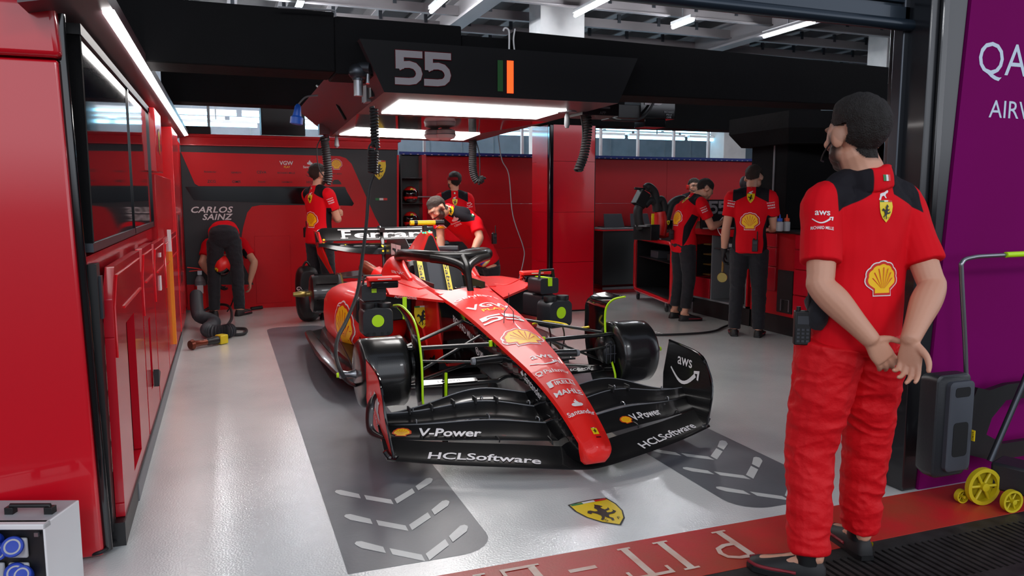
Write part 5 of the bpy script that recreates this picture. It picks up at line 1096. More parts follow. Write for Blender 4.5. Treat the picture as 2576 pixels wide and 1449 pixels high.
    tail = P+(P-W_).normalized()*k_(J.get('tail', .07))
    sections(b, [(tail, k_(.178), k_(.13), S), (P+(W_-P)*.2, k_(.172), k_(.128), S), (W_, k_(.155)*J.get('fat', 1), k_(.115)*J.get('fat', 1), Sm), (Ch, k_(.175), k_(.125), S2), (Sh-(Sh-Ch)*.25, k_(.175), k_(.11), S2), (Sh+(N_-Sh)*.15, k_(.13), k_(.085), S2), (N_-(N_-Sh)*.25, k_(.082), k_(.068), S2)], top, n=26, e=2.4, capk=.25)
    for q in ('l', 'r'):
        s_, e_ = V(J['sh'+q]), V(J['el'+q]); ins = s_.lerp(Sh, .45); limb(b, [ins, s_, s_.lerp(e_, .3), s_.lerp(e_, sleeve_len)], [k_(.075), k_(.076), k_(.072), k_(.071)], top, n=18, capk=.12)
    for q in ('l', 'r'): limb(b, [N_-(N_-Sh)*.35, (N_+V(J['sh'+q]))/2+(N_-Sh)*.12, V(J['sh'+q])+(N_-Sh)*.05], [k_(.06), k_(.056), k_(.05)], top)
    nb = (N_-Sh).normalized(); nk = J.get('neckk', 1); limb(b, [N_-nb*k_(.06), N_-nb*k_(.02), N_+nb*k_(.012)], [k_(.082)*nk, k_(.08)*nk, k_(.072)*nk], top, capk=.05)
    sb = remesh(b, vox*1.0, it=3, m=top)
    up = (N_-P).normalized(); 
    displace(sb, lambda p: noise_amp*(noise.noise(V((p.x*9, p.y*9, p.z*5)))+.7*noise.noise(V((p.x*22, p.y*22, p.z*10)))))
    front = S2.cross(N_-Ch).normalized()*-1
    # front = direction the chest faces
    if front.dot(V(J['chestdir'])) < 0: front = -front
    tor = (Sh-W_).normalized(); ma = []; mb_ = []
    shl, shr = V(J['shl']), V(J['shr'])
    for v in sb.v:
        p = V(v); r_ = p-Sh; x = r_.dot(S2)/sc; z_ = r_.dot(tor)/sc; y = r_.dot(front)/sc; ax = abs(x)
        blk = min(.176-ax, ax-.045, z_+.0+(ax-.045)*.5+(.03 if y > 0 else 0), .1-z_)
        ins = blk
        dl = 1e9
        side = min(ax-.13, .05-abs(y-.02), -z_-.17, .75+z_) if J.get('sidep', 1) else -1
        un = -1
        for q, g in (('l', -1), ('r', 1)):
            a_, e_ = (shl, V(J['ell'])) if q == 'l' else (shr, V(J['elr'])); d_ = e_-a_; tt = (p-a_).dot(d_)/d_.length_squared; rel = p-(a_+d_*tt)
            inn = (-S2*g); inn = (inn-d_*(inn.dot(d_)/d_.length_squared)).normalized(); un = max(un, min((rel.dot(inn)-.03)/sc, tt-.36, .9-tt, .084*J.get('armk', 1)-rel.length, ax-.195))
        ma.append(ins); mb_.append(max(side if abs(x) < .24 else -1, un))
    # sleeve undersides dark
    sb.extra = {'ma': ma, 'mb': mb_}; bv = sb.bvh()
    if decals: decals(sb, bv, dict(S=S2, up=tor, front=front, Sh=Sh, N=N_, W=W_, Ch=Ch, P=P, sc=sc, J=J))
    sb.obj('polo_shirt' if top == 'polo' else 'jacket', t, angle=180)
    # ---- trousers
    b = MB(); sections(b, [(P+(W_-P)*.45, k_(.15), k_(.108), S), (P, k_(.168), k_(.12), S), ((V(J['hipl'])+V(J['hipr']))/2, k_(.172), k_(.125), S)], legs, n=24)
    lw = J.get('leg', 1)
    for q in ('l', 'r'):
        h_, kn, an = V(J['hip'+q]), V(J['kn'+q]), V(J['an'+q]); en = an.lerp(kn, legcut) if legcut else an+(kn-an)*.0
        limb(b, [h_, h_.lerp(kn, .45), kn, kn.lerp(an, .45), en], [k_(.104)*lw, k_(.092)*lw, k_(.074)*lw, k_(.068)*lw, k_(.06)*lw], legs, side=S, n=18, capk=.1)
    tb = remesh(b, vox*1.0, it=3, m=legs); kz = [V(J['knl']), V(J['knr'])]; amp = J.get('wr_amp', .005)
    displace(tb, lambda p: amp*(noise.noise(V((p.x*7+p.z*5, p.y*7-p.z*4, p.z*11)))+.9*(1-2*abs(noise.noise(V((p.x*9+p.z*8, p.y*9+1.5*noise.noise(p*6), p.z*17)))))+.35*noise.noise(V((p.x*20, p.y*20+p.z*10, p.z*40)))))
    tb.obj('trousers', t, angle=180)
    # ---- shoes
    for q in ('l', 'r'):
        an, to = V(J['an'+q]), V(J['to'+q]); d = to-an; d.z = 0; d.normalize(); up_ = UZ; z0 = J.get('z0'+q, 0.0)
        b = MB(); heel = V((an.x, an.y, z0))-d*k_(.065); s_ = d.cross(UZ)
        if 'sole'+q in J: dd, uu = V(J['sole'+q][0]).normalized(), V(J['sole'+q][1]).normalized(); d = dd; up_ = uu; heel = V(J['sole'+q][2]); s_ = d.cross(uu)
        rings = []
        for f_, w1, h_ in ((0, .024, .05), (.02, .034, .085), (.06, .038, .10), (.11, .04, .092), (.15, .044, .075), (.2, .048, .058), (.25, .042, .045), (.275, .028, .035), (.283, .01, .02)):
            c_ = heel+d*k_(f_); rings.append([c_+s_*k_(w1*a)+up_*(k_(h_*z_)+.001) for a, z_ in ((-1, 0), (-1.05, .25), (-.95, .6), (-.5, .95), (0, 1), (.5, .95), (.95, .6), (1.05, .25), (1, 0))])
        b.loft(rings, 'shoe'); b.tube([heel+d*k_(f_)+s_*k_(w1)*g_+up_*k_(.03) for g_ in (-1,) for f_, w1 in ((.1, .0425), (.16, .047), (.2, .0505), (.245, .045), (.28, .02))], .006, 'shoeaccent', 6); b.tube([heel+d*k_(f_)+s_*k_(w1)+up_*k_(.03) for f_, w1 in ((.1, .0425), (.16, .047), (.2, .0505), (.245, .045), (.28, .02))], .006, 'shoeaccent', 6); so = b.obj('shoe', t, angle=60)
        b = MB(); b.loft([[c_+V((0, 0, 0)) for c_ in (r_[0], r_[0]+up_*.018, r_[-1]+up_*.018, r_[-1])] for r_ in [[heel+d*k_(f_)-s_*k_(w1), heel+d*k_(f_)+s_*k_(w1)] for f_, w1 in ((-.004, .026), (.02, .038), (.1, .042), (.2, .051), (.26, .043), (.287, .012))]], 'black')
        b.decal(X(shield(.02, border=False), 0, 0), heel+d*k_(.03)+up_*k_(.05)+s_*k_(.036)*(1 if s_.dot(-_f) < 0 else -1), d, up_, off=.002); b.obj('sole', so)
        if socks: MB().tube([an+V((0, 0, .05)), an+V((0, 0, .0)), an-V((0, 0, .02))], .045*sc, 'black', 14).obj('sock', t)
        if q in gloves:
            g = -1 if q == 'l' else 1; w_, e_ = V(J['wr'+q]), V(J['el'+q]); kw = (hand_kw or {}).get(q, {}); b = MB(); limb(b, [w_.lerp(e_, .12), w_], [k_(.034), k_(.033)], 'rubber')
            hand(b, w_, kw.get('d', w_-e_), kw.get('n', S2*-g), kw.get('t', V(J['face'])), s=sc*1.08, m='rubber', **{a: c_ for a, c_ in kw.items() if a in ('curl', 'tc', 'spread')}); remesh(b, .006, m='rubber').obj('glove', t, angle=180)
    if extras: extras(t)
    return t
def standing(x, y, head, h=1.78, lean=0, **ov):
    """joints of a standing figure; head = heading angle (radians, 0 = facing +Y, positive = turned to +X)"""
    sc = h/1.78; f = V((math.sin(head), math.cos(head), 0)); s = V((math.cos(head), -math.sin(head), 0)); o = V((x, y, 0))
    L = lambda a, b_, c: o+s*(a*sc)+f*(b_*sc)+UZ*(c*sc)
    J = dict(sc=sc, side=s, face=f, headup=UZ, chestdir=f, pelvis=L(0, 0, .95), waist=L(0, .01, 1.12), chest=L(0, .01+lean*.25, 1.3), shoulders=L(0, -.005+lean*.4, 1.46), neck=L(0, -.005+lean*.48, 1.53), head=L(0, .02+lean*.6, 1.665),
             shl=L(-.185, lean*.4, 1.44), shr=L(.185, lean*.4, 1.44), ell=L(-.24, -.03, 1.14), elr=L(.24, -.03, 1.14), wrl=L(-.25, .05, .88), wrr=L(.25, .05, .88),
             hipl=L(-.09, 0, .90), hipr=L(.09, 0, .90), knl=L(-.11, .02, .49), knr=L(.11, .02, .49), anl=L(-.12, -.03, .085), anr=L(.12, -.03, .085), tol=L(-.14, .12, .03), tor=L(.14, .12, .03))
    J['L'] = L
    for a, c in ov.items(): J[a] = L(*c) if isinstance(c, tuple) and len(c) == 3 and a not in ('face', 'chestdir') else c
    return J
def back_decals(big=.17, shl_=.09, sl=1, lx=0, qs='lr'):
    def fn(b, bv, F):
        s, u, fr, sc = F['S'], F['up'], F['front'], F['sc']; o = F['Sh']
        for (x, z_, sh) in ((lx, -.055, shield(shl_, border=False)), (lx+.0, -.30, shell(big)), (lx-.005, .0, puma(.05)), (lx, .062, flag(.03, .022))):
            b.decal(sh, o+s*x*sc+u*z_*sc-fr*.3, s, u, off=.003, bvh=bv, grid=.02, reach=.29, layer=.0006)
        for q in qs:
            e_, h_ = V(F['J']['el'+q]), V(F['J']['sh'+q]); d = (e_-h_).normalized(); c_ = h_.lerp(e_, .22); view = (_C-c_).normalized(); n_ = (view-d*view.dot(d)).normalized(); x_ = (-d).cross(n_)
            b.decal(aws(.055)+X(W('RICHARD MILLE', .075, .011, 'decalwhite', bold=.03), 0, -.05) if sl == 1 else T('MAHLE', .016, 'decalwhite', bold=.06)+T('BOMBARDIER', .009, 'decalwhite', bold=.03, y=.026)+T('RAYBAN', .013, 'decalwhite', bold=.05, y=-.026), c_+n_*.0, x_, -d, off=.003, bvh=bv, grid=.015, reach=.11)
    return fn
def radio(p, rz, label, tilt=0, s=1):
    t = thing('walkie_talkie', p, label, 'radio'); M = Matrix.Rotation(rz, 3, 'Z')@Matrix.Rotation(tilt, 3, 'X'); L = lambda a, b_, c: V(p)+M@V((a*s, b_*s, c*s))
    b = MB(); b.box(L(0, 0, 0), (.058*s, .034*s, .125*s), 'black', rot=M); b.obj('body', t, bev=.004); b = MB(); b.tube([L(.02, 0, .06), L(.02, 0, .15)], .006*s, 'black', 8); b.obj('antenna', t); b = MB(); b.lathe(L(-.015, 0, .062), M@V((0, 0, 1)), [(0, .008*s), (.015*s, .008*s)], 'black', 10); b.obj('knob', t)
    b = MB(); b.box(L(0, -.018, .03), (.04*s, .002, .03*s), 'plasticgrey', rot=M); [b.box(L(-.016+.016*i, -.0185, -.005-.014*j), (.01*s, .003, .008*s), 'plasticgrey', rot=M) for i in range(3) for j in range(4)]; b.obj('keypad', t); return t
# ---- foreground crew member, seen from behind
hd = R(6); J = standing(2.19, 2.205, hd, 1.765)
L = J['L']; J.update(face=V((math.sin(R(2)), math.cos(R(2)), -.03)), head=L(-.03, .02, 1.66), wr_amp=.007, sidep=0, neckk=1.25, leg=1.2, fat=1.08, hairk=1.5, armk=1.12,
  pelvis=L(-.005, 0, .95), waist=L(.01, .01, 1.12), chest=L(.015, .01, 1.3), shoulders=L(.015, 0, 1.455), neck=L(.0, .0, 1.53),
  shl=L(-.165, 0, 1.42), shr=L(.18, 0, 1.42), ell=L(-.225, -.09, 1.13), elr=L(.205, -.14, 1.12), wrl=L(-.095, -.20, .95), wrr=L(.015, -.26, .955),
  anl=L(-.18, -.03, .085), anr=L(.15, .10, .085), tol=L(-.30, .08, .03), tor=L(.17, .26, .03), knl=L(-.145, .03, .49), knr=L(.135, .07, .49), hipl=L(-.10, 0, .9), hipr=L(.085, 0, .9))
o0 = L(0, 0, 0); D = lambda a, b_, c: L(a, b_, c)-o0
HK = {'l': dict(d=D(.6, -.1, -.75), n=D(.1, .95, .1), t=D(.75, -.3, .65), curl=(.2, .25, .3, .3), tc=-.2, spread=.02), 'r': dict(d=D(.02, -.05, -1), n=D(-.85, -.35, .1), t=D(.3, -.95, 0), curl=(.3, .4, .5, .55), tc=.2, spread=.08)}
fgp = person('crew member in red polo and red trousers seen from behind, hands clasped behind the back', (2.27, 2.27, 0), J, vox=.0045, beard=1, legs='trouser_red', decals=back_decals(.115, .075, qs='l'), hand_kw=HK, noise_amp=.006, legcut=.06, socks=True, hairn=.0028, headsc=1.07, sleeve_len=.72,
  extras=lambda t: (MB().tube([L(-.17, .02, 1.06), L(-.19, -.04, 1.02), L(-.185, -.02, .98)], .035, 'navy', 10).obj('belt_pouch', t), MB().tube([J['head']+frame(J['face'], UZ)@V(q_) for q_ in ((-.095, .0, -.01), (-.088, .05, -.05), (-.06, .10, -.075), (-.035, .118, -.08))], .003, 'black', 6).obj('headset_boom', t)))
radio(L(-.232, -.005, .965), R(-30), 'black walkie-talkie on the hip of the crew member in red trousers')
# ---- crew at the back
def bare(kind):
    if kind == 'C': return back_decals(.15, .1, 2)
# A: back view at the workbench
J = standing(5.03, 6.52, R(40), 1.76); L = J['L']; D = lambda a, b_, c: L(a, b_, c)-L(0, 0, 0)
J.update(shoulders=L(0, .03, 1.45), neck=L(0, .05, 1.52), head=L(.015, .115, 1.635), face=D(.25, .8, -.55), headup=D(.1, .55, .8), ell=L(-.235, -.03, 1.13), wrl=L(-.255, .02, .88), elr=L(.235, .05, 1.14), wrr=L(.20, .30, 1.10))
person('crew member in dark trousers seen from behind, working at the red drawers', (4.98, 6.55, 0), J, decals=back_decals(.16, .1, 2), hairc='hairbrown', gloves=('l',), hand_kw={'r': dict(d=D(-.1, 1, -.1), n=D(0, 0, -1), t=D(-1, 0, 0))})
radio(L(.06, -.135, .955), R(-40), 'walkie-talkie tilted on the waist of the man at the red drawers', s=.95)
t = thing('wrench_tool', L(-.26, .05, .8), 'long brass-coloured tool hanging from the gloved hand at the workbench', 'tool')
b = MB(); b.tube([L(-.26, .05, .86), L(-.265, .06, .66)], .012, 'brass', 8); b.lathe(L(-.265, .045, .60), D(0, 1, 0), [(0, .05), (.015, .055), (.03, .05)], 'brass', 16); b.obj('tool_body', t)
# B: side view facing right
J = standing(5.0, 7.68, R(92), 1.72, tail=.11); L = J['L']; D = lambda a, b_, c: L(a, b_, c)-L(0, 0, 0)
J.update(waist=L(0, -.01, 1.1), chest=L(0, .04, 1.28), shoulders=L(0, .11, 1.42), neck=L(0, .15, 1.485), head=L(.0, .27, 1.56), face=D(.1, .75, -.75), headup=D(0, .75, .75), shl=L(-.18, .12, 1.4), shr=L(.18, .12, 1.4), elr=L(.22, .24, 1.13), wrr=L(.14, .44, 1.18), ell=L(-.22, .24, 1.13), wrl=L(-.12, .44, 1.16))
person('dark-haired crew member leaning over the bench in profile, next to the 55 sign', (5.0, 7.68, 0), J, decals=back_decals(.16, .09, 2), hand_kw={'r': dict(d=D(-.3, 1, .1), n=D(-1, 0, -.5), t=D(0, .2, 1), curl=(.8, .9, 1, 1)), 'l': dict(d=D(.3, 1, .1), n=D(1, 0, -.5), t=D(0, .2, 1), curl=(.8, .9, 1, 1))}, legcut=.18)
radio(L(.0, -.17, 1.03), R(0), 'dark radio clipped at the back of the man leaning over the bench', s=.9)
# C: standing at the left rear, arms crossed
J = standing(1.05, 9.3, R(58), 1.80); L = J['L']; D = lambda a, b_, c: L(a, b_, c)-L(0, 0, 0)
J.update(face=D(.05, 1, -.05), ell=L(-.21, .14, 1.17), wrl=L(.02, .27, 1.22), elr=L(.22, .10, 1.16), wrr=L(.02, .245, 1.17), knr=L(.10, .05, .49))
person('crew member with a headset standing in profile with crossed arms, before the name board', (1.05, 9.3, 0), J, decals=back_decals(.17, .1, 2), hairc='hairbrown', beard=1, hand_kw={'l': dict(d=D(1, -.1, .1), n=D(0, -1, 0), t=D(0, 0, 1), curl=(.6, .7, .8, .8)), 'r': dict(d=D(-1, .15, .05), n=D(0, -1, 0), t=D(0, 0, 1), curl=(.5, .6, .6, .6))},
  extras=lambda t: MB().tube([L(.09, .02, 1.68), L(.10, .06, 1.65), L(.07, .13, 1.61)], .005, 'black', 6).obj('headset_boom', t))
radio(L(-.17, -.06, 1.0), R(50), 'black radio on the back of the man with crossed arms', s=.9)
pq = PY(757, 720, 9.1); t = thing('backpack', (pq.x+.08, 9.1, 0), 'black backpack standing behind the rear wheel drum with white letters', 'backpack')
b = MB(); b.loft([superring(9.0, pq.x-.05+k, pq.x+.2-k, .02+k, .62-k, 3.5), superring(9.05, pq.x-.06, pq.x+.21, .0, .64, 3.5), superring(9.2, pq.x-.06, pq.x+.21, .0, .64, 3.5)] if (k := .03) else 0, 'black'); b.ell((pq.x+.07, 9.0, .2), (.10, .06, .16), 'rubber', n=16); b = remesh(b, .012, m='black'); b.decal(X(W('GLO', .12, .05, 'decalwhite', bold=.03), rot=R(-60)), (pq.x-.01, 8.9, .36), UX, UZ, bvh=b.bvh(), off=.003); b.obj('pack', t, angle=180)
MB().tube([(pq.x+.02, 9.1, .62), (pq.x+.07, 9.1, .69), (pq.x+.12, 9.1, .62)], .012, 'black').obj('strap', t)
# D: bending over at the name board
J = standing(.0, 9.85, R(2), 1.80); L = J['L']; D = lambda a, b_, c: L(a, b_, c)-L(0, 0, 0)
J.update(tail=-.06, pelvis=L(0, -.02, .97), waist=L(0, .12, 1.02), chest=L(0, .27, .94), shoulders=L(0, .38, .82), neck=L(0, .42, .74), head=L(-.02, .40, .60), face=D(0, -.3, -1), headup=D(0, .9, -.5), chestdir=D(0, -.4, -1),
  shl=L(-.19, .36, .84), shr=L(.19, .36, .84), ell=L(-.27, .25, .62), wrl=L(-.12, .32, .38), elr=L(.33, .20, .62), wrr=L(.27, .22, .38), knl=L(-.13, .0, .49), knr=L(.13, .0, .49), anl=L(-.14, -.04, .085), anr=L(.14, -.04, .085), tol=L(-.18, .1, .03), tor=L(.22, .08, .03))
person('crew member bent double at the foot of the name board, seen from behind', (0, 9.85, 0), J, gloves=('l',), decals=None, hand_kw={'r': dict(d=D(0, 0, -1), n=D(-1, 0, 0), t=D(0, 1, 0))}, hairn=.004)
q = helmet(.56, 'dark red helmet held between the legs of the bending crew member', x=.0, y=9.95); q.rotation_euler = (R(60), R(20), R(-30))
tag(MB().tube([(.05, 9.86, .55), (.1, 9.82, .35), (.06, 9.9, .15), (.0, 10.0, .03)], .008, 'rubber', 6).obj('thin_hose'), 'thin dark hose hanging down between the bending man\'s legs', 'hose')
t = thing('floor_tool', (.35, 10.2, 0), 'small dark tool lying on the floor right of the bending man\'s shoes', 'tool'); b = MB(); b.tube([(.28, 10.15, .03), (.42, 10.2, .035)], .022, 'black', 10); b.box((.24, 10.14, .015), (.08, .1, .02), 'steel'); b.obj('tool_body', t)
# E: leaning over the car from its right side
J = standing(2.98, 8.35, R(-100), 1.80); L = J['L']; D = lambda a, b_, c: L(a, b_, c)-L(0, 0, 0)
P_ = lambda x, y, Y: PY(x, y, Y)
J.update(pelvis=P_(1222, 655, 8.3), waist=P_(1205, 612, 8.25), chest=P_(1175, 570, 8.15), shoulders=P_(1142, 540, 8.05), neck=P_(1122, 528, 8.0), head=P_(1100, 527, 7.86), side=V((.25, -.95, .1)), side2=V((.38, -.88, .45)), face=V((-.72, -.45, -.62)), headup=V((-.7, -.1, .75)), chestdir=V((-.5, -.7, -.5)))
J.update(shr=P_(1196, 560, 7.95), shl=P_(1105, 535, 8.25), elr=P_(1207, 598, 7.85), wrr=P_(1190, 632, 7.75), ell=P_(1108, 600, 8.2), wrl=P_(1110, 632, 7.9), hipl=P_(1215, 672, 8.45), hipr=P_(1235, 672, 8.2), fat=.95, tail=.0)
for q, dx in (('l', -.1), ('r', .05)):
    h_ = J['hip'+q]; J['kn'+q] = V((h_.x+.03, h_.y, .49)); J['an'+q] = V((h_.x+.05, h_.y+.03, .085)); J['to'+q] = V((h_.x-.1, h_.y-.03, .03))
def decE(b, bv, F):
    v = V((-.15, -1, 0)).normalized(); s_ = V((1, -.15, 0)); up = V((-.30, 0, 1))
    for x, y, sh, rt in ((1141, 531, shield(.10, border=False), 10), (1123, 587, shell(.12), 10), (1153, 552, flame(.07), 25), (1156, 562, T('Santander', .018, 'decalwhite', bold=.03), 25), (1162, 568, T('CEVA', .022, 'decalwhite', bold=.04), 25), (1165, 510, T('RAYBAN', .014, 'decalwhite', bold=.04), 30), (1171, 515, T('BITDEF', .014, 'decalwhite', bold=.04), 30), (1199, 541, flag(.05, .02), 50)):
        b.decal(X(sh, rot=R(rt)), P_(x, y, 7.7), s_, UZ, bvh=bv, off=.003, grid=.02, reach=.6, layer=.0006)
person('bearded crew member leaning over the rear of the car with a bottle', (2.98, 8.35, 0), J, beard=1, hairc='hairbrown', decals=decE, gloves=('r',), hand_kw={'r': dict(d=V((-.25, -.2, -1)), n=V((-1, 0, .2)), t=V((-.2, -1, 0)), curl=(.7, .8, .8, .8)), 'l': dict(d=V((-.4, -.6, -.3)), n=V((0, 0, -1)), t=V((-1, .3, 0)))})
radio(P_(1243, 600, 8.1), R(20), 'black radio on the belt of the man leaning over the car', s=.95)
t = thing('squeeze_bottle', P_(1214, 655, 7.7), 'pale yellow bottle with a blue label held over the car', 'bottle')
p0, p1 = P_(1196, 634, 7.72), P_(1228, 668, 7.66); d = (p1-p0).normalized(); MB().lathe(p0, d, [(0, .02), (.02, .035), (.05, .052), (.17, .054), (.18, .03)], 'frostliquid', 20).obj('bottle', t); MB().lathe(p0+d*.07, d, [(0, .055), (.08, .0555)], 'labelblue', 20).obj('label', t); MB().lathe(p0, -d, [(0, .02), (.02, .015)], 'white', 12).obj('cap', t)
# F: headband man behind
pF = PY(1143, 500, 9.75); J = standing(pF.x, 9.75, R(12), 1.74); L = J['L']; D = lambda a, b_, c: L(a, b_, c)-L(0, 0, 0)
J.update(face=D(-.45, 1, -.05))
person('crew member with a red headband seen from behind, beyond the leaning man', (pF.x, 9.75, 0), J, decals=back_decals(.15, .09), beard=1,
  extras=lambda t: MB().loft([[V(J['head'])+V((.094*math.cos(a), .112*math.sin(a)-.01, z_)) for a in [2*PI*i/30 for i in range(30)]] for z_ in (.018, .055)], 'polo', cap=False).obj('headband', t))
# G: man with headset facing the camera, H: camera operator
pG = PY(1746, 470, 9.9); J = standing(pG.x, 9.9, R(-135), 1.72); L = J['L']
J.update(head=V((pG.x, 9.9, PY(1748, 470, 9.9).z)), face=V((-.4, -1, 0)))
person('crew member with glasses and red ear defenders facing the camera, behind the leaning man', (pG.x, 9.9, 0), J, hairc='hairbrown',
  extras=lambda t: ([MB().lathe(J['head']+V((sg*.075, -sg*.03, -.005)), V((sg, -sg*.4, 0)), [(0, .035), (.03, .036), (.035, .02)], 'carredmatte', 14).obj('ear_defender', t) for sg in (-1, 1)], MB().tube([J['head']+V((-.09, .03, .0)), J['head']+V((-.06, .02, .1)), J['head']+V((.06, -.02, .1)), J['head']+V((.09, -.03, 0))], .008, 'black').obj('headset_band', t),
   MB().tube([J['head']+V((-.10, -.03, -.03)), J['head']+V((-.09, -.1, -.06)), J['head']+V((-.03, -.13, -.065))], .006, 'black').obj('microphone', t), MB().tube([J['head']+V((-.08, -.03, .012)), J['head']+V((-.068, -.095, .012)), J['head']+V((-.02, -.108, .012)), J['head']+V((.03, -.095, .012))], .003, 'black').obj('glasses', t)))
pH = PY(1995, 480, 8.3); J = standing(pH.x+.1, 8.3, R(-75), 1.75); L = J['L']; J.update(elr=PY(1960, 520, 8.1), wrr=PY(1962, 487, 7.75), face=V((-1, -.2, 0)))
person('camera operator in dark clothes almost hidden behind the black cabinet', (pH.x+.1, 8.3, 0), J, top='navy', hand_kw={'r': dict(d=V((-.6, .2, .7)), n=V((-.3, 1, 0)), t=V((0, 0, 1)), curl=(.7, .7, .7, .7))})
t = thing('video_camera', PY(1935, 465, 7.7), 'black shoulder video camera behind the head of the man at the drawers', 'camera')
b = MB(); c_ = PY(1935, 467, 7.7); b.box(c_, (.30, .14, .12), 'gloss'); b.lathe(PY(1905, 470, 7.7), (-1, -.1, 0), [(0, .04), (.06, .05), (.09, .06)], 'black', 16); b.box(PY(1962, 455, 7.7), (.12, .1, .08), 'caseblack'); b.obj('body', t, bev=.01)
b = MB(); b.tube([PY(1918, 452, 7.7), PY(1935, 447, 7.7), PY(1955, 448, 7.7)], .012, 'black'); b.obj('handle', t); b = MB(); b.lathe(PY(1966, 458, 7.6), (1, 0, 0), [(0, .05), (.08, .05)], 'rubber', 14); b.obj('microphone', t); b = MB(); b.lathe(PY(1942, 480, 7.65), (1, .2, 0), [(0, .04), (.1, .045), (.14, .03)], 'black', 14); b.obj('viewfinder', t)
t = thing('battery_pack', PY(1872, 460, 7.6), 'grey padded pack with an antenna left of the working man\'s head', 'pack'); b = MB(); b.ell(PY(1872, 460, 7.6), (.05, .06, .08), 'plasticgrey'); b.obj('pack', t); MB().tube([PY(1890, 450, 7.6), PY(1896, 394, 7.6)], .006, 'black').obj('antenna', t)
# ---- furniture at the right rear
def bxp(name, par, x0, x1, y0, y1, z0, z1, m, bev=.004): return MB().bx(x0, x1, y0, y1, z0, z1, m).obj(name, par, bev=bev)
t = thing('drawer_bench', (5.8, 6.4, 0), 'red drawer bench with black base behind the crew member in the foreground', 'workbench')
bxp('body', t, 5.4, 6.1, 5.0, 6.95, .2, 1.06, 'wallred'); bxp('base', t, 5.43, 6.1, 5.0, 6.97, 0, .2, 'black'); bxp('worktop', t, 5.36, 6.12, 4.98, 6.97, 1.06, 1.085, 'black')
for j, (z0, z1) in enumerate(((.22, .44), (.45, .70), (.71, .90), (.91, 1.05))):
    for i, (y0, y1) in enumerate(((5.02, 5.65), (5.67, 6.25), (6.53, 6.93))):
        if i == 2 and j < 1: continue
        d_ = bxp('drawer', t, 5.375, 5.4, y0, y1, z0, z1, 'cabred')
b = MB(); b.bx(5.385, 5.4, 6.27, 6.5, .24, .68, 'black'); b.obj('open_slot', t); MB().tube([(5.37, 6.30, .26), (5.37, 6.30, .38), (5.37, 6.42, .38), (5.37, 6.42, .26)], .006, 'steel', smooth=False).obj('cable_hook', t)
t = thing('open_tool_cabinet', (5.8, 7.5, 0), 'open black cabinet with tools and pale shelves between the two men at the bench', 'cabinet')
b = MB(); b.bx(5.75, 6.1, 7.0, 8.1, .2, 1.0, 'black'); b.bx(5.4, 6.1, 7.0, 7.03, .2, 1.0, 'wallred'); b.bx(5.4, 6.1, 8.07, 8.1, .2, 1.0, 'wallred'); b.bx(5.4, 6.1, 7.0, 8.1, .2, .22, 'grey'); b.bx(5.4, 6.1, 7.0, 8.1, .98, 1.06, 'wallred'); b.obj('frame', t)
for z_, m_ in ((.82, 'steel'),): bxp('shelf', t, 5.42, 6.0, 7.03, 7.7, z_, z_+.015, m_)
bxp('base', t, 5.43, 6.1, 7.0, 8.1, 0, .2, 'black'); bxp('divider', t, 5.4, 5.9, 7.68, 7.70, .22, .98, 'grey')
for i in range(4): bxp('runner', t, 5.4, 5.7, 7.72, 7.86, .5+.12*i, .515+.12*i, 'brass', 0)
bxp('red_drawer', t, 5.4, 5.7, 7.72, 8.06, .22, .46, 'cabred')
for i in range(5): q = MB(); q.lathe((5.5, 7.08+i*.07, .22), (0, 0, 1), [(0, .022), (.3+.03*(i % 3), .022), (.33, .012)], 'steel' if i % 2 else 'darksteel', 12); tag(q.obj('tool_cylinder'), 'upright steel cylinder in the bottom of the open tool cabinet', 'tool', 'cylinders in the tool cabinet')
t = thing('power_pack', (5.55, 7.35, .835), 'grey power pack on the upper shelf of the open tool cabinet', 'power pack'); bxp('body', t, 5.46, 5.6, 7.3, 7.52, .837, .91, 'plasticgrey', .008); bxp('face_plate', t, 5.452, 5.46, 7.34, 7.44, .855, .895, 'lightgrey', .006)
t = thing('number_board', (5.6, 7.9, 1.06), 'dark board with 55 standing on the bench between the two crew members', 'sign')
pa, pb_ = PY(1788, 502, 7.6), PY(1832, 544, 7.6); b = MB(); b.bx(pa.x-.12, pb_.x+.22, 7.6, 7.63, 1.062, pa.z, 'boardblack'); b.decal(num55(.15, 'sign55'), PY(1806, 522, 7.6), UX, UZ, off=.003); b.obj('board', t, bev=.004); MB().bx(pa.x-.1, pb_.x+.2, 7.56, 7.66, 1.062, 1.075, 'lightgrey').obj('foot', t)
tag(MB().tube([PX(1818, 547, 5.38), PX(1808, 560, 5.36), PX(1805, 575, 5.36), PX(1812, 590, 5.37), PX(1822, 596, 5.38)], .005, 'white').obj('white_cable'), 'white cable looping down the bench below the 55 board', 'cable')
def bottle(px, cap, capm, lab):
    p = PY(px, 545, 6.35); p.z = 1.086; t = thing('squeeze_bottle', p, lab, 'bottle'); MB().lathe(p, (0, 0, 1), [(0, .03), (.01, .034), (.09, .034), (.1, .02)], 'lightgrey', 16).obj('bottle', t); MB().lathe(p+V((0, 0, .1)), (0, 0, 1), [(0, .026), (.03, .026), (.032, .01), (.07, .004)], capm, 14).obj('cap', t)
bottle(1962, 1, 'plugblue', 'clear squeeze bottle with a blue cap on the black worktop'); bottle(1980, 1, 'orange', 'clear squeeze bottle with an orange cap, right of the blue-capped one')
t = thing('equipment_tower', (6.2, 6.9, 1.085), 'tall black equipment cabinet on the right behind the foreground crew member', 'cabinet')
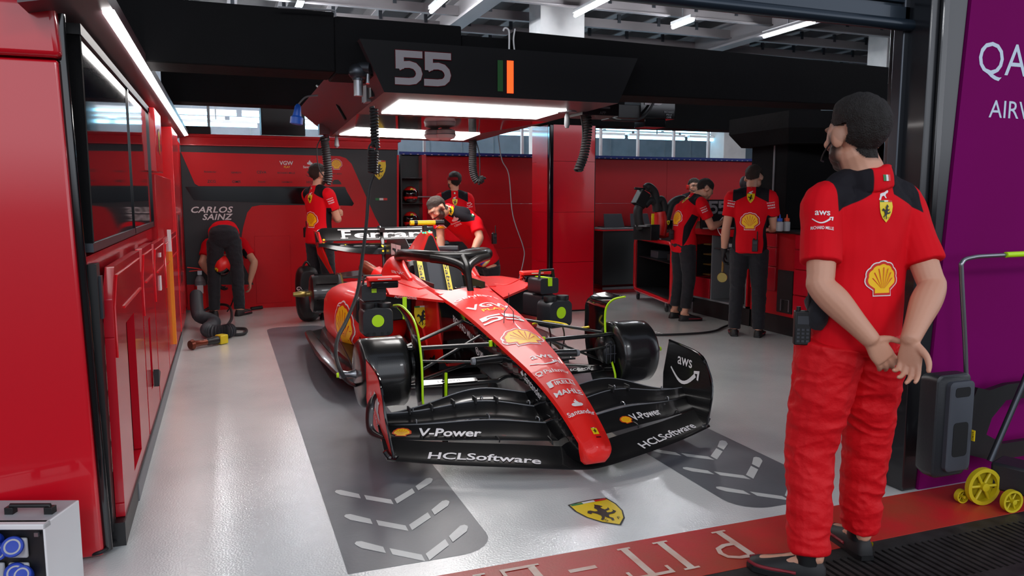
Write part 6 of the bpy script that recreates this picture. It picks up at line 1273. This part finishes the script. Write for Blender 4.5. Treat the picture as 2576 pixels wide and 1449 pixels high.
b = MB(); b.bx(5.62, 6.6, 6.7, 7.3, 1.09, 2.1, 'velvet'); b.obj('body', t, bev=.01); b = MB(); b.hexa([V((5.5, 6.55, 1.98)), V((6.7, 6.2, 1.98)), V((6.7, 7.4, 1.98)), V((5.55, 7.4, 1.98)), V((5.40, 6.45, 2.13)), V((6.72, 6.1, 2.13)), V((6.72, 7.5, 2.13)), V((5.45, 7.5, 2.13))], 'velvet'); b.hexa([V((5.40, 6.45, 2.13)), V((6.72, 6.1, 2.13)), V((6.72, 7.5, 2.13)), V((5.45, 7.5, 2.13)), V((5.40, 6.45, 2.3)), V((6.72, 6.1, 2.3)), V((6.72, 7.5, 2.3)), V((5.45, 7.5, 2.3))], 'velvet'); b.obj('hood', t); b = MB(); b.bx(5.61, 5.625, 6.9, 6.92, 1.1, 2.0, 'grey'); b.obj('edge_trim', t)

# side partition screening the right
tag(MB().bx(6.75, 6.85, 4.9, 7.6, 0, 2.4, 'velvet').obj('black_curtain'), 'black curtain closing off the right side of the garage', 'curtain')
# black counter with laptops
t = thing('counter', (6.2, 10.3, 0), 'black counter with a red and white edge behind the red trolley', 'counter')
bxp('front', t, 5.25, 7.4, 10.2, 10.6, .12, .93, 'black'); bxp('top', t, 5.2, 7.45, 10.15, 10.62, .95, .975, 'grey'); bxp('edge_strip', t, 5.2, 7.45, 10.145, 10.6, .93, .95, 'redtrim'); bxp('plinth', t, 5.25, 7.4, 10.2, 10.6, 0, .05, 'wallred'); bxp('plinth_strip', t, 5.25, 7.4, 10.19, 10.2, .05, .09, 'grey')
for px, lab in ((1540, 'open grey laptop seen from behind on the black counter, left one'), (1606, 'open grey laptop on the black counter, partly behind the trolley machine')):
    p = PY(px, 571, 10.3); x = p.x; t = thing('laptop', (x, 10.3, .976), lab, 'laptop'); b = MB(); b.hexa([V((x-.17, 10.22, .978)), V((x+.17, 10.22, .978)), V((x+.17, 10.235, .978)), V((x-.17, 10.235, .978)), V((x-.15, 10.29, 1.18)), V((x+.15, 10.29, 1.18)), V((x+.15, 10.30, 1.18)), V((x-.15, 10.30, 1.18))], 'plasticgrey'); b.obj('lid', t, bev=.003); MB().bx(x-.17, x+.17, 10.235, 10.45, .976, .99, 'black').obj('keyboard_base', t)
# red trolley
t = thing('trolley', (5.4, 8.9, 0), 'black trolley with a thick rounded red frame on castors', 'trolley')
a0, a1 = V((5.46, 9.62, 0)), V((5.13, 8.12, 0)); dy = (a1-a0).normalized(); nx_ = V((-dy.y, dy.x, 0)); ln_ = (a1-a0).length
TP = lambda u_, z_, w_=0: a0+dy*u_+V((0, 0, z_))+nx_*w_
b = MB(); b.tube([TP(u_, z_) for u_, z_ in rrect(.03, ln_, .13, .86, .09, 5)], .026, 'redtrim', 10, closed=True, smooth=False); b.obj('red_frame', t)
b = MB(); M_ = Matrix((dy, nx_, UZ)).transposed(); b.box(TP(ln_/2, .15, .35), (ln_-.06, .68, .03), 'black', rot=M_); b.box(TP(ln_/2, .84, .35), (ln_-.06, .68, .03), 'black', rot=M_); b.box(TP(ln_/2, .5, .68), (ln_-.06, .02, .7), 'black', rot=M_); b.box(TP(.06, .5, .35), (.02, .66, .7), 'black', rot=M_); b.box(TP(ln_-.03, .5, .35), (.02, .66, .7), 'black', rot=M_); b.obj('body', t)
b = MB(); b.box(TP(ln_/2, .60, .35), (ln_-.1, .62, .012), 'black', rot=M_); b.obj('shelf', t)
for u_ in (.2, ln_-.15): b = MB(); b.lathe(TP(u_, .045, -.02), nx_, [(0, .03), (.004, .044), (.03, .044), (.034, .03)], 'rubber', 14); b.box(TP(u_, .09, .0), (.04, .04, .08), 'steel', rot=M_); b.obj('castor', t)
q = tag(MB().box(TP(.55, .66, .2), (.3, .2, .1), 'plasticgrey', rot=M_).obj('grey_box', bev=.006), 'grey box on the inner shelf of the red-framed trolley', 'box')
q = tag(MB().lathe(TP(.95, .612, .2), (0, 0, 1), [(0, .05), (.08, .055), (.1, .03)], 'rubber', 14).obj('canister'), 'dark canister beside the grey box on the trolley shelf', 'canister')
# duct machine on the trolley
t = thing('duct_machine', TP(1.0, .86, .3), 'red machine with four thick black air ducts standing on the trolley', 'machine')
Q = lambda x, y, Y=8.75: PY(x, y, Y)
b = MB(); P = [Q(1658, 592), Q(1662, 560), Q(1660, 532)]; b.tube(P, [.085, .09, .07], 'carredmatte', 18); b.obj('red_body', t); MB().box(Q(1642, 563, 8.68), (.03, .02, .26), 'yellow').obj('yellow_stripe', t)
b = MB(); b.tube([Q(1644, 588), Q(1665, 594), Q(1690, 588)], .03, 'carredmatte', 12); b.obj('red_manifold', t)
for pts, r_ in (([(1652, 532), (1650, 505), (1645, 482), (1632, 470), (1625, 474)], .055), ([(1668, 545), (1670, 520), (1664, 502), (1652, 505)], .05), ([(1622, 516), (1636, 504), (1650, 512), (1658, 530)], .05), ([(1672, 575), (1680, 540), (1690, 512), (1712, 500), (1725, 505)], .05), ([(1612, 575), (1606, 550), (1606, 525), (1618, 512)], .06)):
    MB().tube([Q(*p) for p in pts], r_, 'rubber', 14).obj('air_duct', t)
b = MB(); b.box(Q(1612, 500), (.14, .14, .2), 'black', rot=Matrix.Rotation(R(30), 3, 'Y')); b.tube([Q(1596, 474), Q(1622, 476)], .018, 'black'); b.tube([Q(1630, 480), Q(1640, 466)], .04, 'plasticgrey'); b.obj('nozzle_head', t, bev=.01)
b = MB(); b.box(Q(1626, 584), (.17, .3, .20), 'black', rz=R(20)); b.box(Q(1622, 568, 8.7), (.16, .2, .02), 'grey', rz=R(20)); b.obj('control_box', t, bev=.006); b = MB(); b.box(Q(1688, 582, 8.8), (.12, .3, .3), 'black'); b.decal(shield(.06), Q(1681, 560, 8.6), UX, UZ); b.obj('side_box', t, bev=.01)
tag(MB().tube([G(1612, 842, .015), G(1680, 842, .015), G(1760, 838, .015), G(1800, 832, .015), G(1822, 822, .015), G(1850, 812, .03)], .012, 'rubber').obj('floor_cable'), 'black cable lying across the floor between the car and the workbench', 'cable')
tag(MB().plate([(0, 0), (.42, .05), (.40, .3), (.02, .25)], (2.35, 5.3, .52), UX, UY, .01, 'boardblack').obj('black_mat') if False else MB().bx(2.05, 2.6, 5.5, 5.9, .136, .15, 'boardblack').obj('cover_sheet'), 'black cover sheet on the floor edge under the right blower', 'sheet')
# ---- cart in front of the purple wall
t = thing('equipment_cart', (3.35, 2.5, 0), 'yellow-wheeled cart with a bent steel handle against the purple wall', 'cart')
Y_ = 2.56; c2 = lambda x, y, Yq=2.56: PY(x, y, Yq)
MB().tube([c2(2430, 1180), c2(2430, 930), c2(2419, 700), c2(2421, 660), c2(2445, 648), c2(2500, 643), c2(2700, 634)], .0105, 'steel', 12, k=8).obj('handle', t)
MB().tube([c2(2530, 641, 2.555), c2(2690, 634, 2.555)], .0135, 'neon', 12).obj('handle_grip', t)
MB().tube([c2(2490, 1160, 2.5), c2(2576, 960, 2.5), c2(2600, 900, 2.5)], .014, 'darksteel', 10).obj('lower_pole', t)
b = MB(); b.plate([(3.28, .35), (3.36, .52), (3.44, .50), (3.56, .52), (3.9, .52), (3.9, .44), (3.56, .44), (3.47, .36), (3.44, .28), (3.56, .22), (3.9, .22), (3.9, .14), (3.5, .14), (3.3, .2)][::-1], (0, 2.63, 0), UX, UZ, .03, 'black'); b.obj('side_frame', t)
def wheel(x, y, Yq, r_, parent, m='dutyellow', name='wheel'):
    c_ = PY(x, y, Yq); c_.z = r_+.001; b = MB(); ax = V((-.15, -1, 0)).normalized(); b.lathe(c_, ax, [(-.012, r_*.8), (-.012, r_), (.012, r_), (.012, r_*.8), (-.012, r_*.8)], m, 28); b.lathe(c_, ax, [(-.018, r_*.2), (.02, r_*.22), (.021, .002)], m, 14); x_, y_ = perp(ax)
    for i in range(6): a = i*PI/3; b.tube([c_, c_+(x_*math.cos(a)+y_*math.sin(a))*r_*.85], r_*.08, m, 6)
    b.obj(name, parent)
wheel(2474, 1205, 2.47, .088, t); wheel(2545, 1252, 2.36, .052, t); wheel(2420, 1230, 2.52, .032, t)
t = thing('tool_case', (3.3, 2.5, .1), 'black moulded tool case standing upright on the cart', 'case')
p0, p1 = PY(2343, 1212, 2.5), PY(2446, 938, 2.5); x0, x1, z0, z1 = p0.x, p1.x, p0.z+.012, p1.z
b = MB(); b.loft([[V((x, y, z_)) for x, z_ in rrect(x0+k, x1-k, z0+k, z1-k, .03, 5)] for y, k in ((2.50, .006), (2.506, 0), (2.56, 0), (2.60, .01))], 'caseblack'); b.obj('shell', t, angle=40)
b = MB(); xm = x0+.055; b.loft([[V((x, y, z_)) for x, z_ in rrect(xm+k, x1-.004-k, z0+.03+k, z1-.03-k, .025, 5)] for y, k in ((2.475, .006), (2.48, 0), (2.505, 0))], 'padgrey'); b.obj('lid', t, angle=40)
b = MB(); xx0, xx1 = xm+.028, x1-.035
b.loft([[V((x, y, z_)) for x, z_ in rrect(xx0, xx1, z0+.10, z0+.26, .018, 4)] for y in (2.473, 2.474)], 'black'); b.obj('grip_recess', t); b = MB(); b.loft([[V((x, y, z_)) for x, z_ in rrect(xx0, xx1, z1-.10, z1-.055, .014, 4)] for y in (2.473, 2.474)], 'black'); b.obj('upper_recess', t)
b = MB(); b.box((x1-.0, 2.49, z0+.19), (.004, .05, .05), 'yellow'); b.decal(T('STAU', .012, 'black', bold=.03), (x1-.004, 2.472, z0+.19), UZ*-1, UX); b.obj('yellow_label', t)
t = thing('ground_unit', (3.62, 2.45, 0), 'dark green-black unit at the right picture edge beside the yellow wheel', 'machine'); b = MB(); b.box(PY(2565, 1200, 2.42), (.16, .2, .13), 'caseblack', rz=R(20)); b.obj('housing', t, bev=.012)
